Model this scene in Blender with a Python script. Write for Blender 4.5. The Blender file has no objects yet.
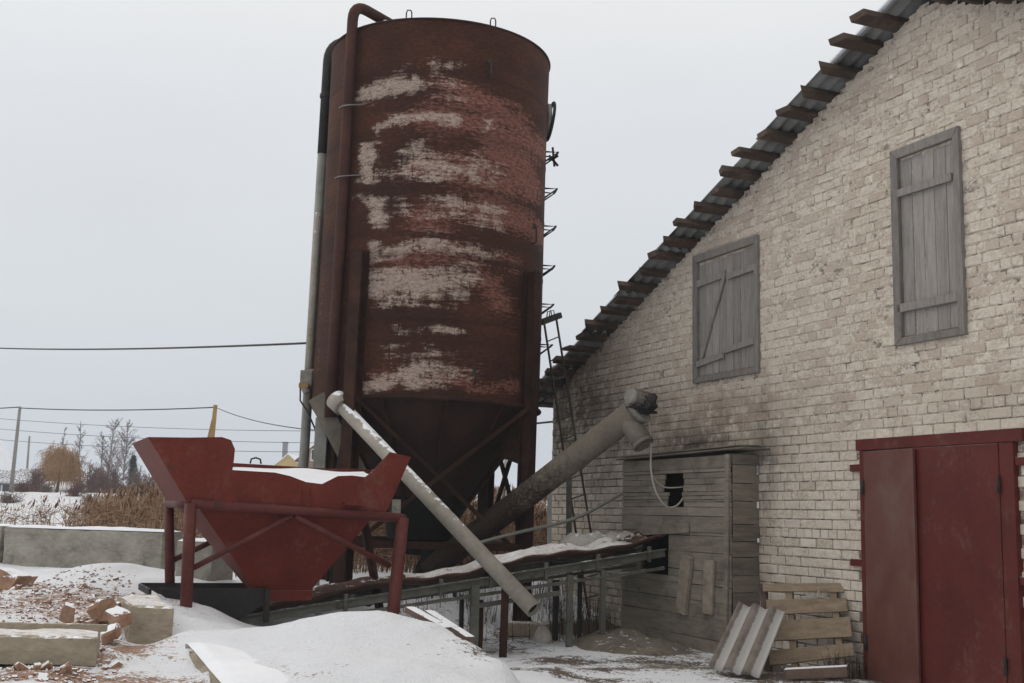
import bpy, bmesh, math, random
import numpy as np
from mathutils import Vector, Matrix, noise as mnoise

HAZE = .0008
random.seed(7); rng = np.random.default_rng(7)
SC = bpy.context.scene
COL = SC.collection
V = Vector
# ------------------------------------------------------------------ camera
F_PX = 1180.0; H_CAM = 1.55
roll = math.atan(0.022)
pitch = math.atan(((503 + 0.022*527) - 341.5)*math.cos(roll)/F_PX)
FW = V((0, math.cos(pitch), math.sin(pitch)))
R0 = V((1, 0, 0)); U0 = R0.cross(FW)
RT = math.cos(roll)*R0 + math.sin(roll)*U0
UP = -math.sin(roll)*R0 + math.cos(roll)*U0
CAM = V((0, 0, H_CAM))
cam_d = bpy.data.cameras.new('camera'); cam = bpy.data.objects.new('camera', cam_d); COL.objects.link(cam)
cam_d.sensor_width = 36.0; cam_d.lens = F_PX*36/1024; cam_d.clip_end = 6000; cam_d.clip_start = 0.1
m3 = Matrix((RT, UP, -FW)).transposed()
cam.matrix_world = Matrix.Translation(CAM) @ m3.to_4x4()
SC.camera = cam

def ray(x, y): return FW + RT*((x-512)/F_PX) + UP*((341.5-y)/F_PX)
def at(x, y, Y):                       # survey point: sight line met at depth Y
    r = ray(x, y); return CAM + r*(Y/r.y)
def onplane(x, y, o, n):
    r = ray(x, y); return CAM + r*((o-CAM).dot(n)/r.dot(n))
def proj(P):
    v = V(P)-CAM; z = v.dot(FW); return (512+F_PX*v.dot(RT)/z, 341.5-F_PX*v.dot(UP)/z)

# barn axes: D along the gable wall, N out of it (towards the yard), U = -N
D = V((0.40182, -0.91572, 0)); N = V((-0.91572, -0.40182, 0)); U = -N
W0 = V((3.1387, 12.4, 0))
def W(s, z, off=0.0): return W0 + D*s + N*off + V((0, 0, z))
def wpx(x, y, off=0.0):
    P = onplane(x, y, W(0, 0, off), N); return (P-W0).dot(D), P.z

# ------------------------------------------------------------------ noise (numpy value noise)
_tab = rng.random((256, 256))
def vnoise(x, y):
    xi = np.floor(x).astype(int); yi = np.floor(y).astype(int); fx = x-xi; fy = y-yi
    fx = fx*fx*(3-2*fx); fy = fy*fy*(3-2*fy)
    a = _tab[xi & 255, yi & 255]; b = _tab[(xi+1) & 255, yi & 255]
    c = _tab[xi & 255, (yi+1) & 255]; d = _tab[(xi+1) & 255, (yi+1) & 255]
    return (a*(1-fx)+b*fx)*(1-fy) + (c*(1-fx)+d*fx)*fy - .5
def fbm(x, y, o=4):
    x = np.asarray(x, float); y = np.asarray(y, float); r = 0; a = 1
    for k in range(o):
        r = r + a*vnoise(x*2**k+17.3*k, y*2**k+5.1*k); a *= .5
    return r

# ------------------------------------------------------------------ scene helpers
def tag(o, label=None, cat=None, group=None, kind=None):
    if label: o['label'] = label
    if cat: o['category'] = cat
    if group: o['group'] = group
    if kind: o['kind'] = kind
    return o
def empty(name, loc, label, cat, group=None):
    o = bpy.data.objects.new(name, None); COL.objects.link(o); o.location = loc
    o.empty_display_size = .2
    return tag(o, label, cat, group)
def wloc(o):
    p = V((0, 0, 0))
    while o is not None: p += o.location; o = o.parent
    return p

class MB:
    def __init__(s): s.v = []; s.f = []; s.sm = []; s.col = []
    def add(s, vs, fs, smooth=False):
        k = len(s.v); s.v += [tuple(p) for p in vs]
        for f in fs: s.f.append(tuple(i+k for i in f)); s.sm.append(smooth)
        return s
    def hexa(s, p):      # 8 corners: 4 bottom ring, 4 top ring
        return s.add(p, [(3, 2, 1, 0), (4, 5, 6, 7), (0, 1, 5, 4), (1, 2, 6, 5), (2, 3, 7, 6), (3, 0, 4, 7)])
    def box(s, c, sx, sy, sz, ax=None):
        X, Y, Z = ax or (V((1, 0, 0)), V((0, 1, 0)), V((0, 0, 1))); c = V(c)
        a, b, h = X*sx/2, Y*sy/2, Z*sz/2
        return s.hexa([c-a-b-h, c+a-b-h, c+a+b-h, c-a+b-h, c-a-b+h, c+a-b+h, c+a+b+h, c-a+b+h])
    def bar(s, p0, p1, w, h, up=(0, 0, 1)):
        p0, p1, up = V(p0), V(p1), V(up); t = (p1-p0).normalized(); x = t.cross(up)
        if x.length < 1e-4: x = t.cross(V((0, 1, 0)))
        x.normalize(); y = x.cross(t); a = x*w/2; b = y*h/2
        return s.hexa([p0-a-b, p0+a-b, p0+a+b, p0-a+b, p1-a-b, p1+a-b, p1+a+b, p1-a+b])
    def tube(s, pts, r, n=12, cap=True, smooth=True):
        pts = [V(p) for p in pts]; m = len(pts); rs = r if isinstance(r, (list, tuple)) else [r]*m
        t = (pts[1]-pts[0]).normalized(); x = t.orthogonal().normalized(); vs = []
        for i, p in enumerate(pts):
            t2 = (pts[min(i+1, m-1)]-pts[max(i-1, 0)]).normalized()
            x = (x - t2*x.dot(t2)).normalized(); y = t2.cross(x)
            for k in range(n):
                a = 2*math.pi*k/n; vs.append(p + (x*math.cos(a)+y*math.sin(a))*rs[i])
        fs = [(i*n+k, i*n+(k+1) % n, (i+1)*n+(k+1) % n, (i+1)*n+k) for i in range(m-1) for k in range(n)]
        s.add(vs, fs, smooth)
        if cap:
            k0 = len(s.v)-m*n
            s.f.append(tuple(k0+k for k in range(n))[::-1]); s.sm.append(False)
            s.f.append(tuple(k0+(m-1)*n+k for k in range(n))); s.sm.append(False)
        return s
    def prism(s, poly, off):
        n = len(poly); off = V(off); p = [V(q) for q in poly]
        return s.add(p+[q+off for q in p], [tuple(range(n))[::-1], tuple(range(n, 2*n))]+[(i, (i+1) % n, n+(i+1) % n, n+i) for i in range(n)])
    def grid(s, rows, smooth=True):
        n = len(rows[0]); vs = [p for r in rows for p in r]
        return s.add(vs, [(i*n+j, i*n+j+1, (i+1)*n+j+1, (i+1)*n+j) for i in range(len(rows)-1) for j in range(n-1)], smooth)
    def build(s, name, mat, parent=None, bevel=0, loc=None, solid=0, attrs=None, normals=True):
        me = bpy.data.meshes.new(name)
        base = wloc(parent) if parent else (V(loc) if loc is not None else V((0, 0, 0)))
        vs = np.array([tuple(p) for p in s.v]) - np.array(base)
        me.from_pydata(vs.tolist(), [], s.f); me.polygons.foreach_set('use_smooth', s.sm)
        if normals:
            bm = bmesh.new(); bm.from_mesh(me); bmesh.ops.recalc_face_normals(bm, faces=bm.faces); bm.to_mesh(me); bm.free()
        if attrs is not None:
            for nm, arr in attrs.items():
                a = me.color_attributes.new(nm, 'FLOAT_COLOR', 'POINT')
                full = np.ones((len(s.v), 4), np.float32); full[:, :3] = arr; a.data.foreach_set('color', full.ravel())
        me.materials.append(mat); me.update()
        o = bpy.data.objects.new(name, me); COL.objects.link(o)
        if parent: o.parent = parent
        else: o.location = base
        if bevel:
            b = o.modifiers.new('bevel', 'BEVEL'); b.width = bevel; b.segments = 2; b.limit_method = 'ANGLE'
        if solid:
            b = o.modifiers.new('solid', 'SOLIDIFY'); b.thickness = solid; b.offset = 0
        return o

# ------------------------------------------------------------------ materials
class NT:
    def __init__(s, name):
        s.m = bpy.data.materials.new(name); s.m.use_nodes = True; s.t = s.m.node_tree; s.t.nodes.clear()
        s.out = s.n('ShaderNodeOutputMaterial'); s.b = s.n('ShaderNodeBsdfPrincipled'); s.l(s.b.outputs[0], s.out.inputs[0])
        s.co = s.n('ShaderNodeTexCoord').outputs['Object']
    def n(s, ty, **k):
        o = s.t.nodes.new(ty)
        for a, b in k.items(): setattr(o, a, b)
        return o
    def l(s, a, b): s.t.links.new(a, b)
    def val(s, inp, x):
        if isinstance(x, (int, float)): inp.default_value = x
        elif isinstance(x, tuple): inp.default_value = x if len(x) == 4 else (*x, 1)
        else: s.l(x, inp)
    def math(s, op, a, b=0.0, c=0.0, clamp=False):
        o = s.n('ShaderNodeMath', operation=op, use_clamp=clamp)
        for i, x in enumerate((a, b, c)): s.val(o.inputs[i], x)
        return o.outputs[0]
    def mix(s, f, a, b, mode='MIX'):
        o = s.n('ShaderNodeMix', data_type='RGBA', blend_type=mode)
        s.val(o.inputs['Factor'], f); s.val(o.inputs[6], a); s.val(o.inputs[7], b); return o.outputs[2]
    def noise(s, scale, detail=5, rough=.6, stretch=None, co=None, dist=0):
        c = co or s.co
        if stretch:
            mp = s.n('ShaderNodeMapping'); mp.inputs['Scale'].default_value = stretch; s.l(c, mp.inputs[0]); c = mp.outputs[0]
        o = s.n('ShaderNodeTexNoise'); o.inputs['Scale'].default_value = scale; o.inputs['Detail'].default_value = detail
        o.inputs['Roughness'].default_value = rough; o.inputs['Distortion'].default_value = dist
        s.l(c, o.inputs['Vector']); return o.outputs['Fac']
    def ramp(s, f, stops):
        o = s.n('ShaderNodeValToRGB'); e = o.color_ramp.elements
        while len(e) < len(stops): e.new(.5)
        for i, (p, c) in enumerate(stops):
            e[i].position = p; e[i].color = (*c, 1) if isinstance(c, tuple) else (c, c, c, 1)
        s.val(o.inputs[0], f); return o.outputs[0]
    def rng(s, f, a, b, c=0.0, d=1.0):
        o = s.n('ShaderNodeMapRange', interpolation_type='SMOOTHSTEP'); s.val(o.inputs[0], f)
        for i, x in enumerate((a, b, c, d)): o.inputs[i+1].default_value = x
        return o.outputs[0]
    def island(s): return s.n('ShaderNodeNewGeometry').outputs['Random Per Island']
    def nz(s):
        g = s.n('ShaderNodeNewGeometry'); x = s.n('ShaderNodeSeparateXYZ'); s.l(g.outputs['Normal'], x.inputs[0]); return x.outputs[2]
    def attr(s, nm):
        a = s.n('ShaderNodeAttribute', attribute_name=nm); x = s.n('ShaderNodeSeparateColor'); s.l(a.outputs['Color'], x.inputs[0]); return x.outputs
    def bump(s, h, strength=.3, dist=.01):
        o = s.n('ShaderNodeBump'); o.inputs['Strength'].default_value = strength; o.inputs['Distance'].default_value = dist
        s.l(h, o.inputs['Height']); s.l(o.outputs[0], s.b.inputs['Normal'])
    def fin(s, col, rough=.8, metal=0.0, spec=.4):
        s.val(s.b.inputs['Base Color'], col); s.val(s.b.inputs['Roughness'], rough); s.b.inputs['Metallic'].default_value = metal
        s.b.inputs['Specular IOR Level'].default_value = spec
        return s.m

SNOW = (.80, .82, .86)
def generic(name, cols, scale=4, rough=.8, bump=.25, bscale=60, stretch=None, isl=0.0, snow=0.0, spots=None, spec=.3, bdist=.006):
    t = NT(name)
    f = t.noise(scale, 6, .65, stretch)
    f2 = t.noise(scale*6, 4, .6, stretch)
    f = t.math('ADD', t.math('MULTIPLY', f, .7), t.math('MULTIPLY', f2, .3))
    if isl: f = t.math('ADD', f, t.math('MULTIPLY', t.math('SUBTRACT', t.island(), .5), isl))
    n = len(cols); c = t.ramp(f, [(.32+.36*i/(n-1), cols[i]) for i in range(n)])
    if spots:
        sc, lo, hi, scol = spots
        c = t.mix(t.rng(t.noise(sc, 5, .7), lo, hi), c, scol)
    if snow:
        m = t.math('ADD', t.nz(), t.math('MULTIPLY', t.math('SUBTRACT', t.noise(9, 5, .7), .5), 1.6))
        m = t.rng(m, 1.25-snow, 1.4-snow)
        c = t.mix(m, c, SNOW)
    t.bump(t.noise(bscale, 5, .7, stretch), bump, bdist)
    return t.fin(c, rough, 0, spec)

M = {}
M['wood_grey'] = generic('weathered_wood', [(.175, .16, .148), (.25, .23, .213), (.335, .31, .288)], 5, .85, .5, 40, (6, 6, .6), .22)
M['wood_frame'] = generic('frame_wood', [(.13, .115, .105), (.185, .168, .155), (.24, .22, .2)], 5, .85, .5, 40, (4, 4, 1), .2)
M['wood_brown'] = generic('purlin_wood', [(.055, .038, .03), (.115, .078, .058), (.20, .145, .112)], 3, .85, .6, 30, None, .7)
M['wood_shed'] = generic('shed_boards', [(.155, .135, .106), (.225, .198, .158), (.29, .26, .212)], 3, .9, .5, 40, (1, 1, 7), .16, 0, (1.6, .50, .72, (.115, .10, .078)))
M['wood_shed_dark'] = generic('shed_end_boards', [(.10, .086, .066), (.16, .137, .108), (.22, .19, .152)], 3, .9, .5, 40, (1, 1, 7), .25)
M['wood_pallet'] = generic('pallet_wood', [(.165, .125, .085), (.245, .188, .13), (.32, .252, .18)], 3, .85, .4, 40, (2, 2, 6), .3, .25)
M['wood_pale'] = generic('pale_loose_board', [(.20, .172, .13), (.30, .262, .205), (.40, .36, .30)], 3, .9, .5, 40, (2, 2, 3), .3)
M['wood_plank'] = generic('dirty_plank', [(.10, .065, .05), (.15, .10, .08), (.2, .14, .11)], 4, .85, .4, 40, None, .3, .55)
M['slate'] = generic('corrugated_slate', [(.13, .132, .13), (.20, .203, .20), (.28, .285, .28)], 2, .9, .3, 60)
def painted(name, cols, chip, run, rough, spec):
    t = NT(name); n1 = t.noise(1.6, 6, .65); n2 = t.noise(22, 5, .7); runs = t.noise(2.2, 6, .7, (6, 6, .45)); sp = t.noise(9, 7, .75)
    c = t.ramp(t.math('ADD', t.math('MULTIPLY', n1, .7), t.math('MULTIPLY', n2, .3)), [(.36, cols[0]), (.5, cols[1]), (.64, cols[2])])
    c = t.mix(t.math('MULTIPLY', t.rng(runs, .53, .75), run), c, (.035, .014, .009))
    c = t.mix(t.math('MULTIPLY', t.rng(t.math('ADD', sp, t.math('MULTIPLY', t.math('SUBTRACT', n1, .5), .4)), .60, .66), chip), c, (.06, .03, .02))
    dust = t.rng(t.math('ADD', t.noise(3.3, 5, .7, (1, 1, .7)), t.math('MULTIPLY', t.math('SUBTRACT', n2, .5), .3)), .52, .75)
    c = t.mix(t.math('MULTIPLY', dust, .22), c, (.22, .15, .125))
    c = t.mix(t.rng(t.math('ADD', t.nz(), t.math('MULTIPLY', t.math('SUBTRACT', n2, .5), .8)), .75, .95), c, (.72, .73, .76))
    t.bump(t.math('ADD', t.math('MULTIPLY', t.noise(1.4, 2, .5), 2.5), t.math('ADD', t.math('MULTIPLY', n2, .15), t.math('MULTIPLY', t.rng(sp, .60, .66), -.1))), .35, .012)
    return t.fin(c, rough, 0, spec)
M['red_paint'] = painted('hopper_red_paint', [(.088, .0135, .008), (.122, .0185, .011), (.148, .028, .017)], .7, .4, .6, .2)
M['red_frame'] = generic('frame_red_paint', [(.06, .015, .013), (.09, .022, .018), (.13, .04, .033)], 3, .6, .2, 40, None, .15, .10, (9, .6, .7, (.04, .02, .017)), .22)
M['door_red'] = painted('door_red_paint', [(.070, .0095, .0065), (.088, .0125, .0085), (.105, .018, .0125)], .45, .35, .5, .28)
M['rust'] = generic('rusty_steel', [(.016, .009, .007), (.032, .0155, .011), (.06, .027, .018)], 2.5, .85, .3, 60, None, .1, 0, None, .15)
M['rust_red'] = generic('rusty_red_pipe', [(.03, .013, .011), (.05, .02, .014), (.08, .03, .021)], 2, .85, .2, 60, None, .1)
M['dark_steel'] = generic('dark_steel', [(.012, .011, .011), (.022, .02, .019), (.04, .034, .03)], 3, .7, .2, 60, None, .2, .05)
M['ladder'] = generic('dusty_ladder_steel', [(.03, .026, .022), (.055, .048, .04), (.09, .08, .068)], 3, .8, .2)
M['black'] = generic('black_and_void_shade', [(.006, .006, .006), (.01, .01, .01)], 3, .95, .1)  # for black parts, and as painted shade inside openings
M['grey_steel'] = generic('grey_steel', [(.15, .155, .138), (.22, .225, .2), (.29, .29, .26)], 3, .6, .15, 60, None, .1)
M['conv_steel'] = generic('conveyor_steel', [(.055, .054, .046), (.095, .095, .082), (.15, .15, .13)], 3, .75, .25, 60, None, .2, .22, (4, .56, .72, (.06, .035, .022)))
M['belt'] = generic('rubber_belt', [(.045, .024, .018), (.085, .045, .032), (.14, .08, .06)], 3, .85, .25, 50, None, 0, .25)
M['auger_pipe'] = generic('dusty_auger_tube', [(.22, .2, .165), (.3, .275, .235), (.37, .34, .30)], 3, .75, .2, 60, None, 0, .52, (5, .60, .75, (.17, .12, .09)))
M['concrete'] = generic('block_concrete', [(.15, .138, .115), (.28, .262, .222), (.40, .38, .33)], 2.2, .9, .5, 35, (1, 1, 2), 0, 0, (1.5, .58, .75, (.10, .09, .07)))
M['concrete_tan'] = generic('block_concrete_tan', [(.19, .155, .108), (.30, .255, .19), (.39, .345, .265)], 3, .9, .5, 35, (1, 1, 2), 0, .30, (2.5, .58, .72, (.15, .085, .05)))
M['brick_rubble'] = generic('broken_brick', [(.19, .10, .062), (.30, .175, .115), (.40, .28, .20)], 5, .9, .5, 40, None, .6, .70)
M['tarp'] = generic('old_tarp', [(.28, .255, .22), (.42, .39, .35), (.55, .52, .48)], 5, .8, .3, 30, None, 0, .35)
M['rubber'] = generic('cable_rubber', [(.02, .02, .02), (.035, .035, .035)], 5, .6, .05)
M['cable_pale'] = generic('pale_cable', [(.33, .31, .27), (.42, .4, .35)], 5, .7, .05)
M['motor'] = generic('dusty_motor', [(.13, .122, .108), (.22, .205, .18), (.31, .29, .26)], 8, .7, .3, 60, None, 0, .1)
M['pole_conc'] = generic('pole_concrete', [(.2, .19, .17), (.28, .27, .25)], 2, .9, .2)
M['pole_wood'] = generic('pole_wood', [(.24, .15, .05), (.34, .22, .08)], 2, .9, .2)
M['bark'] = generic('tree_bark', [(.035, .028, .024), (.07, .058, .05)], 5, .95, .3)
M['bark_pale'] = generic('pale_bark', [(.16, .14, .13), (.24, .22, .21)], 5, .95, .3)
M['twig'] = generic('bare_twigs', [(.10, .075, .065), (.16, .125, .11)], 1, .95, .1, isl=.5)
M['twig_red'] = generic('red_brown_twigs', [(.09, .045, .04), (.15, .08, .07)], 1, .95, .1, isl=.5)
M['willow'] = generic('willow_twigs', [(.23, .13, .055), (.38, .23, .10)], 1, .95, .1, isl=.7)
M['fir'] = generic('fir_needles', [(.015, .025, .022), (.035, .05, .04)], 2, .95, .1, isl=.5, snow=.1)
M['reed'] = generic('dry_reed', [(.10, .052, .03), (.205, .118, .068), (.34, .235, .155)], .8, .95, .1, isl=.8)
M['weed'] = generic('dry_weed', [(.05, .032, .024), (.10, .07, .05)], .8, .95, .1, isl=.6)
M['house_yellow'] = generic('yellow_gable', [(.42, .30, .12), (.5, .36, .15)], 2, .9, .1)
M['house_white'] = generic('white_siding', [(.55, .55, .56), (.66, .66, .66)], 2, .9, .1)
M['house_grey'] = generic('grey_siding', [(.18, .18, .19), (.26, .26, .27)], 2, .9, .1)
M['house_brown'] = generic('brown_brick_house', [(.22, .13, .08), (.3, .19, .12)], 2, .9, .1)
M['house_green'] = generic('dark_green_boards', [(.02, .045, .035), (.035, .07, .055)], 2, .9, .1)
M['roof_dark'] = generic('dark_roof', [(.07, .07, .075), (.11, .11, .115)], 2, .9, .2, snow=.35)
M['roof_snow'] = generic('snowy_roof', [(.7, .72, .76), (.82, .84, .88)], 2, .9, .2)
M['roof_tile'] = generic('red_brown_roof', [(.16, .075, .05), (.22, .11, .075)], 2, .9, .2)
M['glass'] = generic('dark_window', [(.02, .025, .03), (.03, .035, .04)], 2, .15, 0, spec=.5)
M['snow'] = generic('snow', [(.76, .78, .83), (.84, .86, .90)], 3, .85, .5, 18, None, 0, 0, None, .25, .02)
M['snow_dirty'] = generic('dirty_snow', [(.45, .40, .36), (.68, .66, .65), (.80, .82, .86)], 4, .85, .6, 25, None, 0, 0, (9, .55, .68, (.26, .17, .12)), .25, .02)
M['sand'] = generic('sand', [(.12, .104, .08), (.18, .16, .126), (.25, .222, .18)], 4, .95, .8, 40, None, 0, .16, (7, .58, .72, (.06, .05, .04)), .2, .03)
M['foam'] = generic('white_foam', [(.6, .6, .6), (.75, .75, .75)], 6, .9, .3)

M['auger_up'] = generic('cement_dusted_tube', [(.10, .088, .07), (.145, .128, .102), (.19, .168, .135)], 3, .8, .2, 60)
def brick_mat(name, mortar=False):
    t = NT(name); st = t.attr('wear')          # r soot, g bare brown, b deep joints
    big = t.noise(.55, 5, .6); mid = t.noise(4, 6, .7); fine = t.noise(28, 5, .7)
    sliv = t.noise(5.5, 7, .75, (1, 1, 3.4)); sliv2 = t.noise(9, 5, .7, (1, 1, 2.6))
    up = t.math('SUBTRACT', 1.0, st[2])
    mott = t.math('ADD', t.math('MULTIPLY', sliv, .55), t.math('MULTIPLY', fine, .45))
    lime = t.ramp(mott, [(.40, (.37, .30, .24)), (.465, (.53, .46, .38)), (.52, (.645, .58, .495)), (.60, (.74, .69, .61))])
    if mortar:
        base = t.ramp(t.math('ADD', t.math('MULTIPLY', mid, .5), t.math('MULTIPLY', fine, .5)), [(.3, (.24, .19, .145)), (.5, (.38, .315, .25)), (.72, (.52, .45, .37))])
        base = t.mix(t.math('MULTIPLY', st[2], .8), base, (.155, .128, .10))
        lim2 = t.rng(t.math('ADD', sliv2, t.math('MULTIPLY', up, .15)), .53, .62)
        base = t.mix(t.math('MULTIPLY', lim2, .8), base, lime)
        gap = t.rng(t.math('ADD', t.noise(7, 5, .75, (1, 1, 1.5)), t.math('MULTIPLY', st[2], .05)), .54, .60)
        base = t.mix(t.math('MULTIPLY', gap, .7), base, (.075, .06, .048))
    else:
        i = t.island()
        base = t.ramp(t.math('ADD', i, t.math('MULTIPLY', t.math('SUBTRACT', fine, .5), .5)), [(0, (.43, .365, .29)), (.12, (.56, .49, .405)), (.5, (.635, .57, .485)), (.85, (.69, .63, .545)), (1, (.74, .69, .61))])
        base = t.mix(t.math('MULTIPLY', t.rng(t.math('ADD', mid, t.math('MULTIPLY', up, .12)), .42, .66), .85), base, lime)
        bare = t.rng(t.math('ADD', t.math('ADD', t.math('MULTIPLY', sliv, .7), t.math('MULTIPLY', mid, .3)), t.math('MULTIPLY', t.math('SUBTRACT', i, .5), .22)), .50, .56)
        base = t.mix(t.math('MULTIPLY', bare, t.math('ADD', .08, t.math('MULTIPLY', up, .62))), base, (.40, .31, .245))
    wash = t.rng(t.math('ADD', big, t.math('MULTIPLY', t.math('SUBTRACT', mid, .5), .9)), .50, .66)
    base = t.mix(t.math('MULTIPLY', wash, t.math('MULTIPLY', up, .22)), base, (.68, .62, .54))
    chips = t.rng(t.noise(15, 6, .75, (1, 1, 2.2)), .60, .66)
    base = t.mix(t.math('MULTIPLY', chips, .2), base, (.27, .205, .16))
    crk = t.rng(t.noise(5, 7, .8, (1, 1, 7)), .655, .68)
    base = t.mix(t.math('MULTIPLY', crk, .3), base, (.11, .085, .068))
    g = t.math('MULTIPLY', st[1], t.rng(t.math('ADD', t.math('ADD', t.math('MULTIPLY', mid, .6), t.math('MULTIPLY', sliv, .4)), t.math('MULTIPLY', fine, .4)), .50, .85))
    base = t.mix(g, base, (.235, .178, .136))
    so = t.math('MULTIPLY', st[0], t.rng(t.math('ADD', mid, t.math('MULTIPLY', fine, .4)), .42, .82))
    base = t.mix(so, base, (.06, .05, .04))
    t.bump(t.math('ADD', t.math('ADD', t.math('MULTIPLY', t.noise(60, 6, .75), .6), t.math('MULTIPLY', sliv, .9)), t.math('MULTIPLY', t.noise(14, 4, .6), .6)), .8, .014)
    return t.fin(base, .92, 0, .2)
M['brick'] = brick_mat('limewashed_brick'); M['mortar'] = brick_mat('lime_mortar', True)

def silo_mat():
    t = NT('rusty_silo_paint'); p = t.attr('paint')
    uv = t.n('ShaderNodeUVMap'); uv.uv_map = 'unroll'; c = uv.outputs[0]
    streak = t.noise(2.2, 9, .74, (.8, 5.5, 1), c); fine = t.noise(14, 8, .75, (1, 2.2, 1), c); big = t.noise(.9, 4, .6, (1, 1.6, 1), c)
    drip = t.noise(5, 5, .7, (3.5, .35, 1), c)
    rust = t.ramp(t.math('ADD', t.math('MULTIPLY', big, .45), t.math('MULTIPLY', fine, .55)), [(.36, (.022, .0105, .0078)), (.5, (.051, .0205, .0128)), (.64, (.096, .036, .0215))])
    redp = t.mix(t.rng(fine, .35, .65), (.095, .034, .024), (.25, .115, .09))
    rust = t.mix(t.math('MULTIPLY', t.rng(drip, .5, .8), .35), rust, (.02, .011, .009))
    f = t.math('ADD', p[1], t.math('ADD', t.math('MULTIPLY', t.math('SUBTRACT', streak, .5), 1.5), t.math('MULTIPLY', t.math('SUBTRACT', fine, .5), 1.1)))
    c1 = t.mix(t.rng(f, .40, .78, 0, .85), rust, redp)
    wcol = t.mix(t.rng(fine, .3, .7), (.24, .165, .13), (.47, .40, .345))
    vor = t.n('ShaderNodeTexVoronoi', feature='DISTANCE_TO_EDGE'); vor.inputs['Scale'].default_value = 9
    mp = t.n('ShaderNodeMapping'); mp.inputs['Scale'].default_value = (1, 1.5, 1); t.l(c, mp.inputs[0])
    mixv = t.n('ShaderNodeVectorMath', operation='ADD'); t.l(mp.outputs[0], mixv.inputs[0])
    nv = t.n('ShaderNodeTexNoise'); nv.inputs['Scale'].default_value = 6; t.l(c, nv.inputs['Vector'])
    sc = t.n('ShaderNodeVectorMath', operation='SCALE'); sc.inputs['Scale'].default_value = .22; t.l(nv.outputs['Color'], sc.inputs[0]); t.l(sc.outputs[0], mixv.inputs[1])
    t.l(mixv.outputs[0], vor.inputs['Vector'])
    crack = t.rng(vor.outputs['Distance'], .0, .035, 1, 0)
    f2 = t.math('ADD', p[0], t.math('ADD', t.math('MULTIPLY', t.math('SUBTRACT', streak, .5), 1.9), t.math('ADD', t.math('MULTIPLY', t.math('SUBTRACT', fine, .5), .9), t.math('MULTIPLY', t.math('SUBTRACT', t.noise(2.4, 5, .65, (1.5, .9, 1), c), .5), 1.5))))
    f2 = t.math('SUBTRACT', f2, t.math('ADD', t.math('MULTIPLY', crack, .34), t.math('MULTIPLY', t.rng(drip, .55, .72), .45)))
    c2 = t.mix(t.rng(f2, .40, .90, 0, .86), c1, wcol)
    c2 = t.mix(t.math('MULTIPLY', p[2], .6), c2, (.02, .012, .01))
    t.bump(t.math('ADD', fine, t.math('MULTIPLY', t.rng(f2, .46, .6), .5)), .35, .008)
    return t.fin(c2, .82, 0, .13)
M['silo'] = silo_mat()
def cone_mat():
    return generic('rusty_cone', [(.013, .007, .006), (.026, .0115, .009), (.042, .017, .012)], 1.8, .85, .25, 40, (1, 1, .6), 0, 0, (3, .6, .8, (.015, .01, .008)))
M['cone'] = cone_mat()

def ground_mat():
    t = NT('snowy_ground'); p = t.attr('cover')     # r bare earth, g brick dust, b straw/sand
    g = t.n('ShaderNodeNewGeometry').outputs['Position']
    n1 = t.noise(1.2, 6, .65, None, g); n2 = t.noise(7, 6, .7, None, g); n3 = t.noise(35, 5, .7, None, g)
    snow = t.mix(n1, (.74, .76, .81), (.84, .86, .90))
    earth = t.ramp(t.math('ADD', t.math('MULTIPLY', n2, .5), t.math('MULTIPLY', n3, .5)), [(.35, (.06, .045, .034)), (.5, (.11, .085, .065)), (.65, (.17, .14, .11))])
    brick = t.ramp(t.math('ADD', t.math('MULTIPLY', n2, .4), t.math('MULTIPLY', n3, .6)), [(.35, (.17, .09, .058)), (.5, (.29, .17, .115)), (.65, (.40, .28, .20))])
    sand = t.ramp(n3, [(.35, (.12, .10, .075)), (.65, (.24, .205, .155))])
    def mask(ch, w): return t.rng(t.math('ADD', ch, t.math('ADD', t.math('MULTIPLY', t.math('SUBTRACT', n2, .5), 1.3*w), t.math('MULTIPLY', t.math('SUBTRACT', n3, .5), 1.5*w))), .44, .62)
    c = t.mix(mask(p[0], 1.0), snow, earth)
    c = t.mix(mask(p[2], .8), c, sand)
    c = t.mix(mask(p[1], 1.1), c, brick)
    t.bump(t.math('ADD', t.math('ADD', t.math('MULTIPLY', n2, .9), t.math('MULTIPLY', t.noise(2.6, 4, .6, (1, 1.8, 1), g), 1.1)), t.math('MULTIPLY', n3, .6)), .85, .045)
    return t.fin(c, .88, 0, .25)
M['ground'] = ground_mat()

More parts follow.
